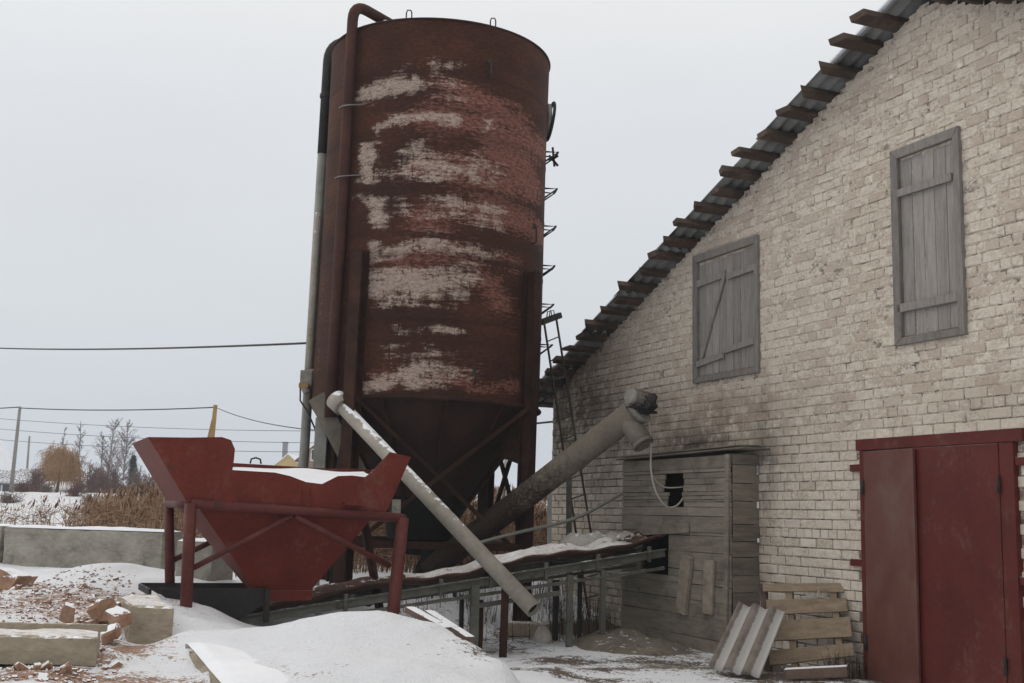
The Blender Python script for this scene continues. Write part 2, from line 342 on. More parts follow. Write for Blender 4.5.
# ------------------------------------------------------------------ ground sheet
GP = []   # x, y, z, weight radius
def gp(x, y, Y): P = at(x, y, Y); GP.append((P.x, P.y, P.z))
for a in [(105, 561, 14.3), (60, 572, 14.6), (0, 588, 14), (60, 590, 12.8), (30, 612, 10.6), (110, 625, 9.8), (100, 645, 8.6), (60, 690, 7.2), (150, 576, 14), (-80, 600, 13), (-120, 640, 9),
          (187, 607, 11.5), (172, 597, 12.8), (140, 598, 12.0), (200, 626, 9.6), (150, 652, 9.0), (300, 618, 9.4), (255, 630, 9.4), (345, 615, 9.5), (390, 614, 9.55), (420, 622, 9.5), (455, 640, 9.2), (490, 658, 8.9), (540, 687, 8.3), (250, 660, 8.2), (330, 655, 8.2), (400, 662, 8.2), (225, 690, 7.5), (150, 690, 7.6), (340, 690, 7.4), (440, 690, 7.7),
          (40, 672, 8.25), (0, 672, 8.2), (90, 672, 8.25), (130, 660, 8.9), (150, 646, 9.9), (130, 648, 9.9), (172, 642, 9.9), (185, 676, 8.4), (205, 700, 7.7), (170, 668, 8.5), (545, 706, 8.9), (580, 716, 9.3), (525, 697, 9.6), (492, 677, 9.9), (590, 730, 8.6), (215, 624, 11.2), (240, 630, 10.9), (168, 604, 11.2), (262, 630, 11.6), (200, 616, 11.0), (238, 634, 9.1), (255, 626, 9.4), (510, 656, 13), (478, 641, 14.5), (525, 630, 15.4), (570, 640, 14.6), (560, 661, 12.5), (600, 684, 11), (540, 668, 11.2), (650, 653, 13.3), (620, 640, 15), (700, 662, 12.9), (757, 655, 13.2), (820, 672, 12), (870, 682, 11.4), (1000, 730, 9.6), (750, 700, 10.4), (700, 720, 9.5), (900, 760, 8.4), (600, 760, 8.2),
          (560, 588, 20), (500, 580, 18.5), (430, 572, 18), (390, 566, 20), (230, 575, 17), (300, 585, 15), (330, 592, 14), (440, 600, 15.5), (60, 531, 21), (150, 540, 19), (-60, 545, 19), (50, 516, 40), (200, 515, 40), (400, 520, 40), (560, 545, 30), (60, 494, 80), (300, 498, 80), (500, 500, 80), (-200, 498, 80)]: gp(*a)
GP += [(-2.0, 11.2, .22), (-1.2, 11.4, .12), (-.4, 11.6, .02), (-2.4, 12.4, .35), (-1.4, 12.9, .2), (-.3, 13.6, .02),
       (0, 0, .05), (-4, 2, .3), (4, 2, 0), (-8, 6, .5), (6, 5, .0), (2, 5, 0), (-10, 12, .6), (-20, 20, .9), (8, 15, .1), (12, 20, .2), (15, 5, 0), (0, -20, 0), (-30, -10, .3), (30, -10, 0), (40, 30, .6), (20, 40, 1.0), (-40, 40, 1.2),
       (0, 140, 3.6), (-120, 120, 3.4), (120, 140, 3.6), (0, 400, 5), (-400, 400, 5), (400, 400, 5), (-300, 0, 2), (300, 0, 2), (0, -300, 0), (3000, 3000, 5), (-3000, 3000, 5), (0, 3000, 5), (-3000, -3000, 3), (3000, -3000, 3)]
GPA = np.array(GP)
def gheight(X, Y, fine=True):
    X = np.asarray(X, float); Y = np.asarray(Y, float); num = np.zeros_like(X); den = np.zeros_like(X)
    for px, py, pz in GPA:
        L = 0.5 + .035*math.hypot(px, max(py-8, 0))
        w = 1/(((X-px)**2+(Y-py)**2)/L**2 + .12)**1.9
        num += w*pz; den += w
    z = num/den
    if fine:
        r = np.clip(np.hypot(X, Y)/20, .5, 6)
        z = z + .05*fbm(X*.9, Y*.9, 3) + .014*fbm(X*4, Y*5, 4) + .06*np.clip(fbm(X*1.5+3, Y*2.2, 4), -.15, .5)*np.clip(1.6-np.abs(Y-9)/3, 0.3, 1)
    return z
def gz(x, y): return float(gheight(np.array([x]), np.array([y]))[0])

def axis(lo, hi, step, far, g=1.22):
    a = list(np.arange(lo, hi, step)); d = step; x = lo; left = []
    while x > -far: d *= g; x -= d; left.append(x)
    d = step; x = a[-1]; right = []
    while x < far: d *= g; x += d; right.append(x)
    return np.array(left[::-1]+a+right)
ax_, ay_ = axis(-7.5, 6.0, .06, 520), axis(6.2, 22, .07, 520)
GX, GY = np.meshgrid(ax_, ay_)
GZ = gheight(GX.ravel(), GY.ravel()).reshape(GX.shape)
def gauss(X, Y, cx, cy, sx, sy=None, rot=0):
    sy = sy or sx; dx, dy = X-cx, Y-cy; c, s_ = math.cos(rot), math.sin(rot)
    a = (dx*c+dy*s_)/sx; b = (-dx*s_+dy*c)/sy; return np.exp(-(a*a+b*b)/2)
cov = np.zeros((GX.size, 3)); X_, Y_ = GX.ravel(), GY.ravel()
def paint(ch, px, py, Y, sx, sy, amp, rot=0):
    P = at(px, py, Y); cov[:, ch] = np.maximum(cov[:, ch], amp*gauss(X_, Y_, P.x, P.y, sx, sy, rot))
# bare earth under machinery and by the barn
paint(0, 560, 655, 12.6, .5, .4, 0.73); paint(0, 590, 668, 11.8, .5, .35, 0.82); paint(0, 520, 640, 14.5, 1.2, .6, 0.61)
paint(0, 600, 615, 15.8, 1.3, .5, 1.06, .6); paint(0, 780, 670, 12.2, 1.2, .5, 0.79, -1.1); paint(0, 560, 675, 11.0, .9, .25, 0.66); paint(0, 480, 660, 9.2, .2, .3, 0.59)
paint(0, 870, 675, 11.6, .5, .4, 0.92); paint(0, 620, 668, 11.9, .8, .35, 0.66); paint(0, 660, 660, 12.6, .7, .4, 0.73); paint(0, 800, 675, 11.4, .7, .5, 0.79); paint(0, 500, 650, 13.6, .6, .5, 0.55)
paint(2, 690, 672, 12.1, .55, .4, .75); paint(2, 650, 645, 13.8, .9, .55, .75, -1.1); paint(2, 740, 678, 11.6, .45, .3, .62); paint(2, 540, 664, 12, .5, .15, .5)
paint(0, 340, 650, 8.6, 1.3, 1.0, .20); paint(0, 450, 650, 9.0, .6, .8, .24); paint(0, 230, 660, 8.2, .5, .8, .2)
# brick dust in the rubble heap
paint(1, 70, 595, 11.6, 1.0, 1.3, .62); paint(1, 115, 650, 9.0, .3, .7, .75); paint(1, 15, 590, 13, .5, .5, .6); paint(1, 40, 672, 7.9, 1.2, .3, .72); paint(1, 100, 612, 10.5, .3, .5, .68); paint(1, 195, 622, 9.8, .2, .3, .42); paint(1, 40, 660, 8.7, .8, .3, .6)
# field beyond the yard: grass stubble through snow
far = np.clip((Y_-17)/8, 0, 1)*np.clip((400-np.hypot(X_, Y_))/300, 0, 1)
cov[:, 0] = np.maximum(cov[:, 0], far*(.36+.25*fbm(X_*.12, Y_*.05, 3)))
mb = MB()
nx = len(ax_)
mb.v = list(zip(X_.tolist(), Y_.tolist(), GZ.ravel().tolist()))
mb.f = [(j*nx+i, j*nx+i+1, (j+1)*nx+i+1, (j+1)*nx+i) for j in range(len(ay_)-1) for i in range(nx-1)]; mb.sm = [True]*len(mb.f)
tag(mb.build('ground', M['ground'], attrs={'cover': cov}, normals=False), 'snow covered yard and field with bare muddy patches', kind='structure')

# ------------------------------------------------------------------ barn
barn = empty('barn', W(1.8, 0), 'whitewashed brick barn with gable wall, two boarded openings and red steel gate', 'barn')
RS, RZ, SL = 1.8, 6.47, .389; S0, S1 = -6.2, 9.8
def rz(s): return RZ - SL*abs(s-RS)
openings = [(-2.17, -.86, 3.21, 4.76), (1.38, 2.23, 3.24, 5.12), (.86, 2.70, -.3, 2.30)]
def wear(s, z):
    s = np.asarray(s, float); z = np.asarray(z, float); out = np.zeros((s.size, 3))
    def g(ch, x, y, sx, sz, a):
        c, h = wpx(x, y); out[:, ch] = np.maximum(out[:, ch], a*np.exp(-(((s-c)/sx)**2+((z-h)/sz)**2)/2))
    g(0, 570, 425, .9, .65, 1.0); g(0, 612, 430, .7, .35, .8); g(0, 600, 470, .7, .35, .55); g(0, 690, 445, .7, .12, .9); g(0, 765, 470, .10, .6, .7); g(0, 590, 575, 1.0, .4, .6)
    g(0, 770, 460, .25, .2, .75); g(0, 800, 630, 1.2, .16, .6); g(0, 560, 380, .4, .25, .5); g(0, 880, 690, .5, .2, .6); g(0, 755, 560, .12, .8, .6)
    g(1, 590, 395, .8, .4, 1.0); g(1, 720, 420, 1.0, .26, 1.0); g(1, 660, 425, .8, .3, .9); g(1, 700, 400, .8, .15, .5); g(1, 990, 400, .6, .15, .5); g(1, 620, 440, .5, .25, .7); g(1, 800, 410, .7, .12, .4)
    # brown wash over the upper gable, running in courses
    out[:, 1] = np.maximum(out[:, 1], np.clip((z-4.1)/1.6, 0, 1)*(.16+.35*fbm(s*.8, z*2.2, 4)))
    low = np.clip((2.9-z)/.8, 0, 1); out[:, 2] = low*.75 + .1
    out[:, 2] = np.maximum(out[:, 2], np.clip((-1.9-s)/1.5, 0, 1)*.9*np.clip((4.2-z), 0, 1))
    out[:, 2] = np.clip(out[:, 2]*(.9+.6*fbm(s*1.5, z*1.5, 3)), 0, 1)
    return np.clip(out, 0, 1)
# mortar sheet, pushed back where joints have weathered out
ss = np.arange(S0, S1+.01, .045); zz = np.arange(-.4, 6.6, .045); rows = []
SS, ZZ = np.meshgrid(ss, zz); w_ = wear(SS.ravel(), ZZ.ravel()).reshape(*SS.shape, 3)
dep = -.0052 - .009*w_[:, :, 2] + .004*fbm(SS*6, ZZ*9, 4); lim = RZ - SL*np.abs(SS-RS)
mb = MB(); idx = {}; keep = []; wr = []
for j in range(len(zz)):
    for i in range(len(ss)):
        if ZZ[j, i] <= lim[j, i]+.08: idx[(j, i)] = len(mb.v); mb.v.append(tuple(W(SS[j, i], ZZ[j, i], dep[j, i]))); wr.append(w_[j, i])
for (j, i) in list(idx):
    q = [(j, i), (j, i+1), (j+1, i+1), (j+1, i)]
    if all(k in idx for k in q):
        c_s, c_z = ss[i]+.02, zz[j]+.02
        if c_z < lim[j, i]+.02: mb.f.append(tuple(idx[k] for k in q)); mb.sm.append(True)
mortar = mb
# bricks, each with chamfered uneven faces
bk = MB(); bw = []
r0 = .098
for k in range(-4, 68):
    z0 = k*r0; header = (k % 6 == 2) or (k > 33 and k % 5 == 0); L = .131 if header else .262
    s = S0 - (0 if k % 2 else .131) - (.065 if header else 0)
    while s < S1:
        a, b = max(s+.006, S0), min(s+L-.006, S1); s += L
        if b-a < .04: continue
        zc = z0+r0/2; lo, hi = z0+.006, z0+r0-.005
        if hi-.03 > min(rz(a), rz(b)): continue
        if any(o[0]-.02 < (a+b)/2 < o[1]+.02 and o[2]-.03 < zc < o[3]+.02 for o in openings): continue
        j = lambda m_: random.uniform(-m_, m_)
        off = random.gauss(0, .0026); ch = random.uniform(.005, .011)
        if random.random() < .05: off -= .004
        tl = j(.003)
        oc = [(a+j(.003), lo+j(.003)), (b+j(.003), lo+j(.003)), (b+j(.003), hi+j(.003)), (a+j(.003), hi+j(.003))]
        cx_, cz_ = (a+b)/2, (lo+hi)/2
        ic = [(p[0]+(ch if p[0] < cx_ else -ch)*random.uniform(.6, 1.7), p[1]+(ch if p[1] < cz_ else -ch)*random.uniform(.5, 1.5)) for p in oc]
        vs = [W(p[0], p[1], -.03) for p in oc]+[W(p[0], p[1], off-.005) for p in oc]+[W(p[0], p[1], off+tl*(1 if i in (0, 3) else -1)) for i, p in enumerate(ic)]
        bk.add(vs, [(0, 1, 5, 4), (1, 2, 6, 5), (2, 3, 7, 6), (3, 0, 4, 7), (4, 5, 9, 8), (5, 6, 10, 9), (6, 7, 11, 10), (7, 4, 8, 11), (8, 9, 10, 11)])
        for p in oc+oc+ic: bw.append(p)
bw = np.array(bw); bwear = wear(bw[:, 0], bw[:, 1])
# brick colour is per brick: use the wear of the corner
wall = bk.build('gable_wall', M['brick'], barn, attrs={'wear': bwear})
mo = mortar.build('mortar_bed', M['mortar'], wall, attrs={'wear': np.array(wr)}, normals=False)
# body behind the gable: side walls and back
mb = MB()
for s in (S0+.19, S1-.19): mb.bar(W(s, 1.45, -.2), W(s, 1.45, -24), .36, 3.5)
mb.prism([W(S0, -.4, -24.05), W(S1, -.4, -24.05), W(S1, rz(S1), -24.05), W(RS, RZ, -24.05), W(S0, rz(S0), -24.05)], -N*.3)
mb.build('side_wall', M['mortar'], barn, attrs={'wear': np.zeros((len(mb.v), 3))})
# purlins whose sawn ends stick out past the gable
def purlin(s, side):
    o1 = random.uniform(.34, .52); w = random.uniform(.08, .14); h = random.uniform(.05, .085)
    sl = -SL if (s > RS) else SL; ax = V(D+V((0, 0, sl))).normalized(); nn = V((0, 0, 1)) - D*sl; nn.normalize()
    zc = rz(s)+.012
    c0 = W(s, zc, -1.2)+nn*h/2; c1 = W(s, zc+random.uniform(-.02, .015), o1)+nn*h/2
    m = MB(); a = ax*w/2; b = nn*h/2; cut = random.uniform(-.05, .05)
    a2 = a; e = N*cut
    m.hexa([c0-a-b, c0+a-b, c0+a+b, c0-a+b, c1-a2-b+e, c1+a2-b-e, c1+a2+b-e, c1-a2+b+e])
    m.build('purlin', M['wood_brown'], barn, bevel=.006)
s = S0-.35
while s < S1+.4:
    if abs(s-RS) > .08: purlin(s, 1)
    s += random.uniform(.30, .37)
# corrugated sheets in overlapping courses + snow on top
def course_sheets(m, side, dz, ext, th, wav=True):
    n = 8; run = 8.45/n
    for k in range(n):
        e = ext + random.uniform(-.07, .06)
        offs = list(np.arange(-9, e+.001, .15/6 if wav else .3))
        if offs[-1] < e-.01: offs.append(e)
        rowz = []
        for q, t_ in ((0, 0), (1, run+.14)):
            r = []
            for o in offs:
                d_ = t_ + k*run; s_ = RS + side*d_
                z = RZ - SL*d_ + .125 + dz + (.026 if q else 0.0) + (.024*math.cos(2*math.pi*o/.15) if wav else 0) 
                r.append(W(s_, z, o))
            rowz.append(r)
        m.grid(rowz)
mb = MB(); course_sheets(mb, -1, -.015, .31, .01); course_sheets(mb, 1, -.015, .31, .01)
roof = mb.build('roof', M['slate'], barn, solid=.008)
mb = MB(); course_sheets(mb, -1, .03, .27, .03, False); course_sheets(mb, 1, .03, .27, .03, False)
mb.build('snow_layer', M['snow'], roof, solid=.03)

def shutter(s0, s1, z0, z1, seams, battens, braces):
    fw = .095
    m = MB()
    m.prism([W(s0, z0, -.05), W(s0, z1, -.05), W(s0+fw, z1-fw, -.05), W(s0+fw, z0+.07, -.05)], N*.09)
    m.prism([W(s1, z0, -.05), W(s1-fw*.8, z0+.07, -.05), W(s1-fw*.8, z1-fw, -.05), W(s1, z1, -.05)], N*.088)
    m.prism([W(s0, z1, -.05), W(s1, z1, -.05), W(s1-fw*.8, z1-fw, -.05), W(s0+fw, z1-fw, -.05)], N*.092)
    m.prism([W(s0, z0, -.05), W(s0+fw, z0+.07, -.05), W(s1-fw*.8, z0+.07, -.05), W(s1, z0, -.05)], N*.085)
    fr = m.build('shutter_frame', M['wood_frame'], barn, bevel=.005)
    m = MB(); a0, a1 = s0+fw+.004, s1-fw*.8-.004
    edges = [a0]+[a0+(a1-a0)*t for t in seams]+[a1]
    for i in range(len(edges)-1):
        g0, g1 = random.uniform(.002, .006), random.uniform(.002, .006)
        top = z1-fw-.015-random.uniform(0, .03); o = random.uniform(-.004, .004)
        m.prism([W(edges[i]+g0, z0+.08, -.032+o), W(edges[i+1]-g1, z0+.08, -.032+o), W(edges[i+1]-g1, top, -.032+o), W(edges[i]+g0, top, -.032+o)], N*.034)
    m.build('shutter_boards', M['wood_grey'], fr, bevel=.003)
    m = MB(); m.prism([W(a0-.02, z0+.02, -.055), W(a1+.02, z0+.02, -.055), W(a1+.02, z1-.03, -.055), W(a0-.02, z1-.03, -.055)], N*.03)
    m.build('opening', M['black'], fr)  # black sheet paints the shade behind the shutter boards
    for (p, q, w) in battens+braces:
        m = MB(); m.bar(W(p[0], p[1], .026), W(q[0], q[1], .026), .028, w, up=D.cross(N) if abs(p[1]-q[1]) < .3 else D)
        if abs(p[1]-q[1]) >= .3:
            m = MB(); t_ = (V((q[0]-p[0], q[1]-p[1]))).normalized(); pr = V((-t_.y, t_.x))*w/2
            m.prism([W(p[0]+pr.x, p[1]+pr.y, .010), W(q[0]+pr.x, q[1]+pr.y, .010), W(q[0]-pr.x, q[1]-pr.y, .010), W(p[0]-pr.x, p[1]-pr.y, .010)], N*.026)
        m.build('batten', M['wood_grey'], fr, bevel=.003)
def S(x, y): return wpx(x, y)
shutter(-2.19, -.84, 3.19, 4.78, [.12, .25, .37, .50, .62, .75, .88],
        [(S(698, 285), S(727, 274), .085), (S(729, 277), S(757, 267), .075), (S(698, 365), S(725, 355), .075), (S(726, 351), S(756, 341), .07)],
        [(S(726, 275), S(703, 358), .06)])
shutter(1.36, 2.25, 3.22, 5.14, [.22, .42, .62, .84], [(S(900, 194), S(954, 177), .075), (S(900, 309), S(960, 297), .08)], [])

# steel gate
m = MB(); m.prism([W(.80, 2.245, -.1), W(2.86, 2.245, -.1), W(2.86, 2.355, -.1), W(.80, 2.355, -.1)], N*.16)
m.prism([W(.84, -.2, -.1), W(.90, -.2, -.1), W(.90, 2.243, -.1), W(.84, 2.243, -.1)], N*.15)
m.prism([W(2.60, -.2, -.1), W(2.75, -.2, -.1), W(2.75, 2.243, -.1), W(2.60, 2.243, -.1)], N*.15)
gate = m.build('gate_frame', M['door_red'], barn, bevel=.004)
for (a, b, z) in ((.68, .838, 2.08), (.66, .838, 1.16), (2.752, 2.95, 2.08), (2.752, 2.95, 1.10)):
    m = MB(); m.prism([W(a, z-.035, -.05), W(b, z-.035, -.05), W(b, z+.035, -.05), W(a, z+.035, -.05)], N*.085); m.build('frame_anchor', M['door_red'], gate, bevel=.004)
def leaf(h, ang, w, z0, z1, sgn, mat):
    dv = D*math.cos(ang)*sgn + N*math.sin(ang); nv = (N*math.cos(ang) - D*sgn*math.sin(ang)); m = MB(); o = W(h, 0, .02)
    m.prism([o+dv*.004+V((0, 0, z0)), o+dv*w+V((0, 0, z0)), o+dv*w+V((0, 0, z1)), o+dv*.004+V((0, 0, z1))], nv*.035)
    l = m.build('gate_leaf', mat, gate, bevel=.006)
    for z in (z0+.35, z1-.35):
        q = MB(); q.tube([o+dv*.0+nv*.045+V((0, 0, z-.07)), o+nv*.045+V((0, 0, z+.07))], .016, 8); q.build('hinge', M['dark_steel'], gate)
    return l
DW = .735
best = min((abs(proj(W(.90, 1.2, .055)+(D*math.cos(a)+N*math.sin(a))*DW)[0]-915), a) for a in np.radians(np.arange(2, 70, .5)))
print('leaf angle', math.degrees(best[1]))
M['leaf_left'] = generic('red_leaf_sheen', [(.085, .016, .011), (.12, .042, .031), (.165, .11, .088)], .8, .38, .06, 20, (1, 1, .7), 0, 0, None, .6)  # grey reflection of the sky is mixed into this leaf's red
l1 = leaf(.902, best[1], DW, .06, 2.235, 1, M['leaf_left']); l1['label'] = 'ajar narrow leaf with grey sky sheen painted into its red'
l2 = leaf(2.598, 0, 2.598-1.53, .05, 2.24, -1, M['door_red']); l2['label'] = 'closed deep red leaf'
m = MB(); m.prism([W(.905, -.2, -.12), W(2.595, -.2, -.12), W(2.595, 2.24, -.12), W(.905, 2.24, -.12)], N*.02); m.build('doorway_shade', M['black'], gate)  # black sheet stands in for the shade behind the gate leaves

# ------------------------------------------------------------------ board shed against the barn
SO = .37
sl_, _ = wpx(622, 550, SO); sr_, _ = wpx(730, 550, SO)
shed = empty('board_lean_to', W((sl_+sr_)/2, 0, SO/2), 'grey board lean-to against the brick wall, with a jagged hole and conveyor opening', 'shed')
h1 = [wpx(664, 474, SO), wpx(683, 507, SO)]; h2 = [wpx(641, 533, SO), wpx(668, 575, SO)]
def rect(h): return min(h[0][0], h[1][0]), max(h[0][0], h[1][0]), min(h[0][1], h[1][1]), max(h[0][1], h[1][1])
H1, H2 = rect(h1), rect(h2)
m = MB(); z = -.15; ztop = 2.26
edges = [-.15]
while edges[-1] < ztop-.1: edges.append(edges[-1]+random.uniform(.15, .23))
edges[-1] = ztop
cuts = sorted(edges+[H1[2]+(H1[3]-H1[2])*q_ for q_ in (.15, .33, .66, .83)]+[H1[2], H1[3], (H1[2]+H1[3])/2-.02, H2[2], H2[3]])
cuts = [c for i, c in enumerate(cuts) if i == 0 or c-cuts[i-1] > .025]
for a, b in zip(cuts[:-1], cuts[1:]):
    mid = (a+b)/2; segs = [(sl_, sr_)]
    for k, Hh in enumerate((H1, H2)):
        if Hh[2]-.01 < mid < Hh[3]+.01:
            l_, r_ = Hh[0], Hh[1]
            if k == 0 and mid < (H1[2]+H1[3])/2-.02: l_ += .09
            l_ += random.uniform(-.03, .03)*(k == 0); r_ += random.uniform(-.035, .03)*(k == 0)
            segs = [x for (p, q) in segs for x in ((p, min(q, l_)), (max(p, r_), q)) if x[1]-x[0] > .03]
    out = []
    for (p, q) in segs:
        if q-p > .9: c = p+(q-p)*random.uniform(.35, .7); out += [(p, c-.002), (c+.002, q)]
        else: out.append((p, q))
    for (p, q) in out:
        o = SO+random.uniform(-.008, .006); t0, t1 = random.uniform(-.003, .003), random.uniform(-.003, .003)
        m.prism([W(p, a+.002+t0, o-.025), W(q, a+.002+t1, o-.025), W(q, b-.003+t1, o-.025), W(p, b-.003+t0, o-.025)], N*.025)
fw_ = m.build('front_wall', M['wood_shed'], shed, bevel=.003)
m = MB(); z = -.1
while z < 2.25:
    b = min(z+random.uniform(.17, .26), 2.27); o = random.uniform(-.004, .006)
    m.prism([W(sr_+o, z+.003, .0), W(sr_+o, z+.003, SO-.03), W(sr_+o, b-.003, SO-.03), W(sr_+o, b-.003, .0)], D*.024); z = b
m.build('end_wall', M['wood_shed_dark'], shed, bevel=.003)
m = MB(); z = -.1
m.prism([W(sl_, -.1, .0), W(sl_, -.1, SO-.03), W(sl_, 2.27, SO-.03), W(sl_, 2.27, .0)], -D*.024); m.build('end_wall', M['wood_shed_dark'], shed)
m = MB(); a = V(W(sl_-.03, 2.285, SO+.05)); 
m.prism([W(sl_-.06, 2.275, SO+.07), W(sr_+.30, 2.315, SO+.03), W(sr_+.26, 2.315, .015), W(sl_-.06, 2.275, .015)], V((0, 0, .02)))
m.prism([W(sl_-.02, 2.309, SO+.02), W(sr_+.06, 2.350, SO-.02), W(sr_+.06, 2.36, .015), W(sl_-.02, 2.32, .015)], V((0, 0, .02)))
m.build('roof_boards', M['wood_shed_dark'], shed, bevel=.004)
m = MB(); m.prism([W(sl_+.05, .02, .03), W(sr_-.05, .02, .03), W(sr_-.05, 2.2, .03), W(sl_+.05, 2.2, .03)], N*.01); m.build('interior_shade', M['black'], shed)  # black panel paints the shade inside, seen through the holes
def patch(px, w, mat, nm='cover_board', o=.012):
    (a, b), (c, d) = px; p, q = wpx(a, b, SO), wpx(c, d, SO); t_ = V((q[0]-p[0], q[1]-p[1])).normalized(); r = V((-t_.y, t_.x))*w/2
    m = MB(); m.prism([W(p[0]+r.x, p[1]+r.y, SO+.009), W(q[0]+r.x, q[1]+r.y, SO+.009), W(q[0]-r.x, q[1]-r.y, SO+.009), W(p[0]-r.x, p[1]-r.y, SO+.009)], N*(.02+o)); m.build(nm, mat, shed, bevel=.003)
patch(((690, 556), (684, 613)), .20, M['wood_pale'], o=.03); 
patch(((711, 560), (710, 614)), .19, M['wood_pale']); patch(((729, 454), (727, 648)), .07, M['wood_shed'], o=.004)
patch(((640, 531), (690, 528)), .11, M['wood_shed']); 
for k in range(9):
    z = 1.0+.13*k+random.uniform(-.04, .04)
    if k in (1, 2, 4, 5, 7): continue
    m = MB(); m.box(W(sr_+.03, min(z+.35, 2.1), .02), .025, .04, random.uniform(.05, .12)); m.build('foam_seal', M['foam'], shed, bevel=.01)

# ------------------------------------------------------------------ silo
SCX, SCY, SR = -1.19, 16.0, 1.53
LEAN = Matrix.Rotation(math.radians(.75), 3, 'Y')
SB = V((SCX, SCY, 0)); TH0 = math.atan2(1.08, 16.0)
def sp(th, r, z):     # th in degrees from the side that faces the yard camera, positive to the right
    a = math.radians(th)+TH0; return SB + LEAN @ V((r*math.sin(a), -r*math.cos(a), z))
silo = empty('silo', SB, 'tall rusty steel silo with peeling pale paint, standing on legs', 'silo')
ZB, ZT = 2.95, 7.86
nth, nz_ = 420, 250; vs = []; uvs = []
ths = np.linspace(-180, 180, nth+1); zs = np.linspace(ZB, ZT, nz_)
mb = MB()
seams = [ZB+.02, 3.95, 4.75, 5.55, 6.35, 7.15]
for z in zs:
    bulge = sum(.006*math.exp(-((z-q)/.02)**2) for q in seams)
    for th in ths[:-1]:
        mb.v.append(tuple(sp(th, SR+bulge+.006*math.sin(math.radians(th)*6+z*1.3), z)))
for j in range(nz_-1):
    for i in range(nth):
        mb.f.append((j*nth+i, j*nth+(i+1) % nth, (j+1)*nth+(i+1) % nth, (j+1)*nth+i)); mb.sm.append(True)
# old paint: strokes surveyed on the shell
TT, ZG = np.meshgrid(ths[:-1], zs); pxs = np.array([proj(sp(t_, SR, z_)) for z_ in zs[::10] for t_ in ths[:-1][::5]])
pa = np.zeros((TT.size, 3)); ARC = TT.ravel()*math.pi/180*SR; ZF = ZG.ravel()
def shell_uv(x, y):
    best = None
    o = CAM-SB; r = ray(x, y); a = r.x**2+r.y**2; b = 2*(o.x*r.x+o.y*r.y); c = o.x**2+o.y**2-SR**2
    d = max(b*b-4*a*c, 0); t_ = (-b-math.sqrt(d))/(2*a); P = CAM+r*t_
    P2 = LEAN.inverted() @ (P-SB)
    o2 = LEAN.inverted() @ (CAM-SB); r2 = LEAN.inverted() @ r
    a = r2.x**2+r2.y**2; b = 2*(o2.x*r2.x+o2.y*r2.y); c = o2.x**2+o2.y**2-SR**2; d = max(b*b-4*a*c, 0)
    P2 = o2+r2*((-b-math.sqrt(d))/(2*a))
    return (math.atan2(P2.x, -P2.y)-TH0)*SR, P2.z
def stroke(ch, pts, w, amp, soft=1.0):
    q = [shell_uv(*p) for p in pts]
    for (a, b) in zip(q[:-1], q[1:]):
        L2 = (b[0]-a[0])**2+(b[1]-a[1])**2+1e-9
        t_ = np.clip(((ARC-a[0])*(b[0]-a[0])+(ZF-a[1])*(b[1]-a[1]))/L2, 0, 1)
        d = np.hypot((ARC-a[0]-t_*(b[0]-a[0]))*.75, ZF-a[1]-t_*(b[1]-a[1]))
        pa[:, ch] = np.maximum(pa[:, ch], amp*np.exp(-(d/w)**2))
px = 1/74.0
for pts, w, amp in [([(362, 95), (385, 89), (412, 84)], 9, .95), ([(405, 74), (440, 67), (470, 68)], 9, .45), ([(425, 82), (465, 84)], 9, .5), ([(440, 95), (470, 100)], 8, .5),
                    ([(378, 128), (398, 119), (430, 116), (460, 119)], 6, .8), ([(460, 119), (500, 128)], 8, .45), ([(376, 130), (378, 142)], 4, .7),
                    ([(366, 150), (369, 180)], 9, .9), ([(375, 168), (388, 175)], 7, .7), ([(418, 162), (445, 170), (485, 168)], 14, .75), ([(425, 180), (480, 180)], 6, .75), ([(485, 160), (505, 172)], 10, .4),
                    ([(360, 197), (378, 203)], 6, .85), ([(428, 200), (500, 210)], 8, .7), ([(430, 212), (495, 222)], 9, .6), ([(376, 212), (380, 224)], 6, .7), ([(400, 206), (420, 214)], 8, .45),
                    ([(372, 244), (384, 252)], 6, .7), ([(378, 256), (402, 249), (425, 243)], 7, .85), ([(425, 240), (450, 246), (475, 250)], 11, .8), ([(470, 258), (490, 252)], 12, .5),
                    ([(372, 274), (405, 276), (470, 268)], 8, .85), ([(380, 288), (420, 284), (470, 278)], 10, .95), ([(390, 298), (465, 293)], 8, .8), ([(400, 304), (455, 306)], 5, .6), ([(370, 265), (380, 285)], 5, .6),
                    ([(404, 333), (430, 328), (462, 331)], 4.5, .7), ([(385, 348), (400, 345), (430, 346)], 4.5, .5), ([(392, 360), (430, 356), (465, 355)], 6, .5),
                    ([(378, 386), (398, 376), (425, 368), (465, 373)], 8, .85), ([(400, 382), (450, 384)], 7, .6), ([(365, 385), (366, 400)], 5, .6), ([(430, 360), (465, 366)], 7, .5)]:
    stroke(0, pts, w*1.35*px, amp*.92)
for pts, w, amp in [([(500, 140), (535, 190)], 22, .72), ([(430, 120), (520, 130)], 26, .5), ([(490, 210), (540, 235)], 18, .75), ([(480, 275), (500, 300)], 18, .6), ([(500, 150), (545, 150)], 20, .7),
                    ([(420, 170), (530, 180)], 24, .55), ([(420, 215), (530, 215)], 18, .55), ([(380, 380), (470, 380)], 14, .5), ([(400, 260), (510, 260)], 22, .5), ([(440, 80), (500, 110)], 16, .45), ([(470, 390), (530, 385)], 8, .4), ([(322, 60), (318, 380)], 10, .4)]:
    stroke(1, pts, w*px, amp)
for q in seams: pa[:, 2] = np.maximum(pa[:, 2], .55*np.exp(-((ZF-q)/.05)**2))
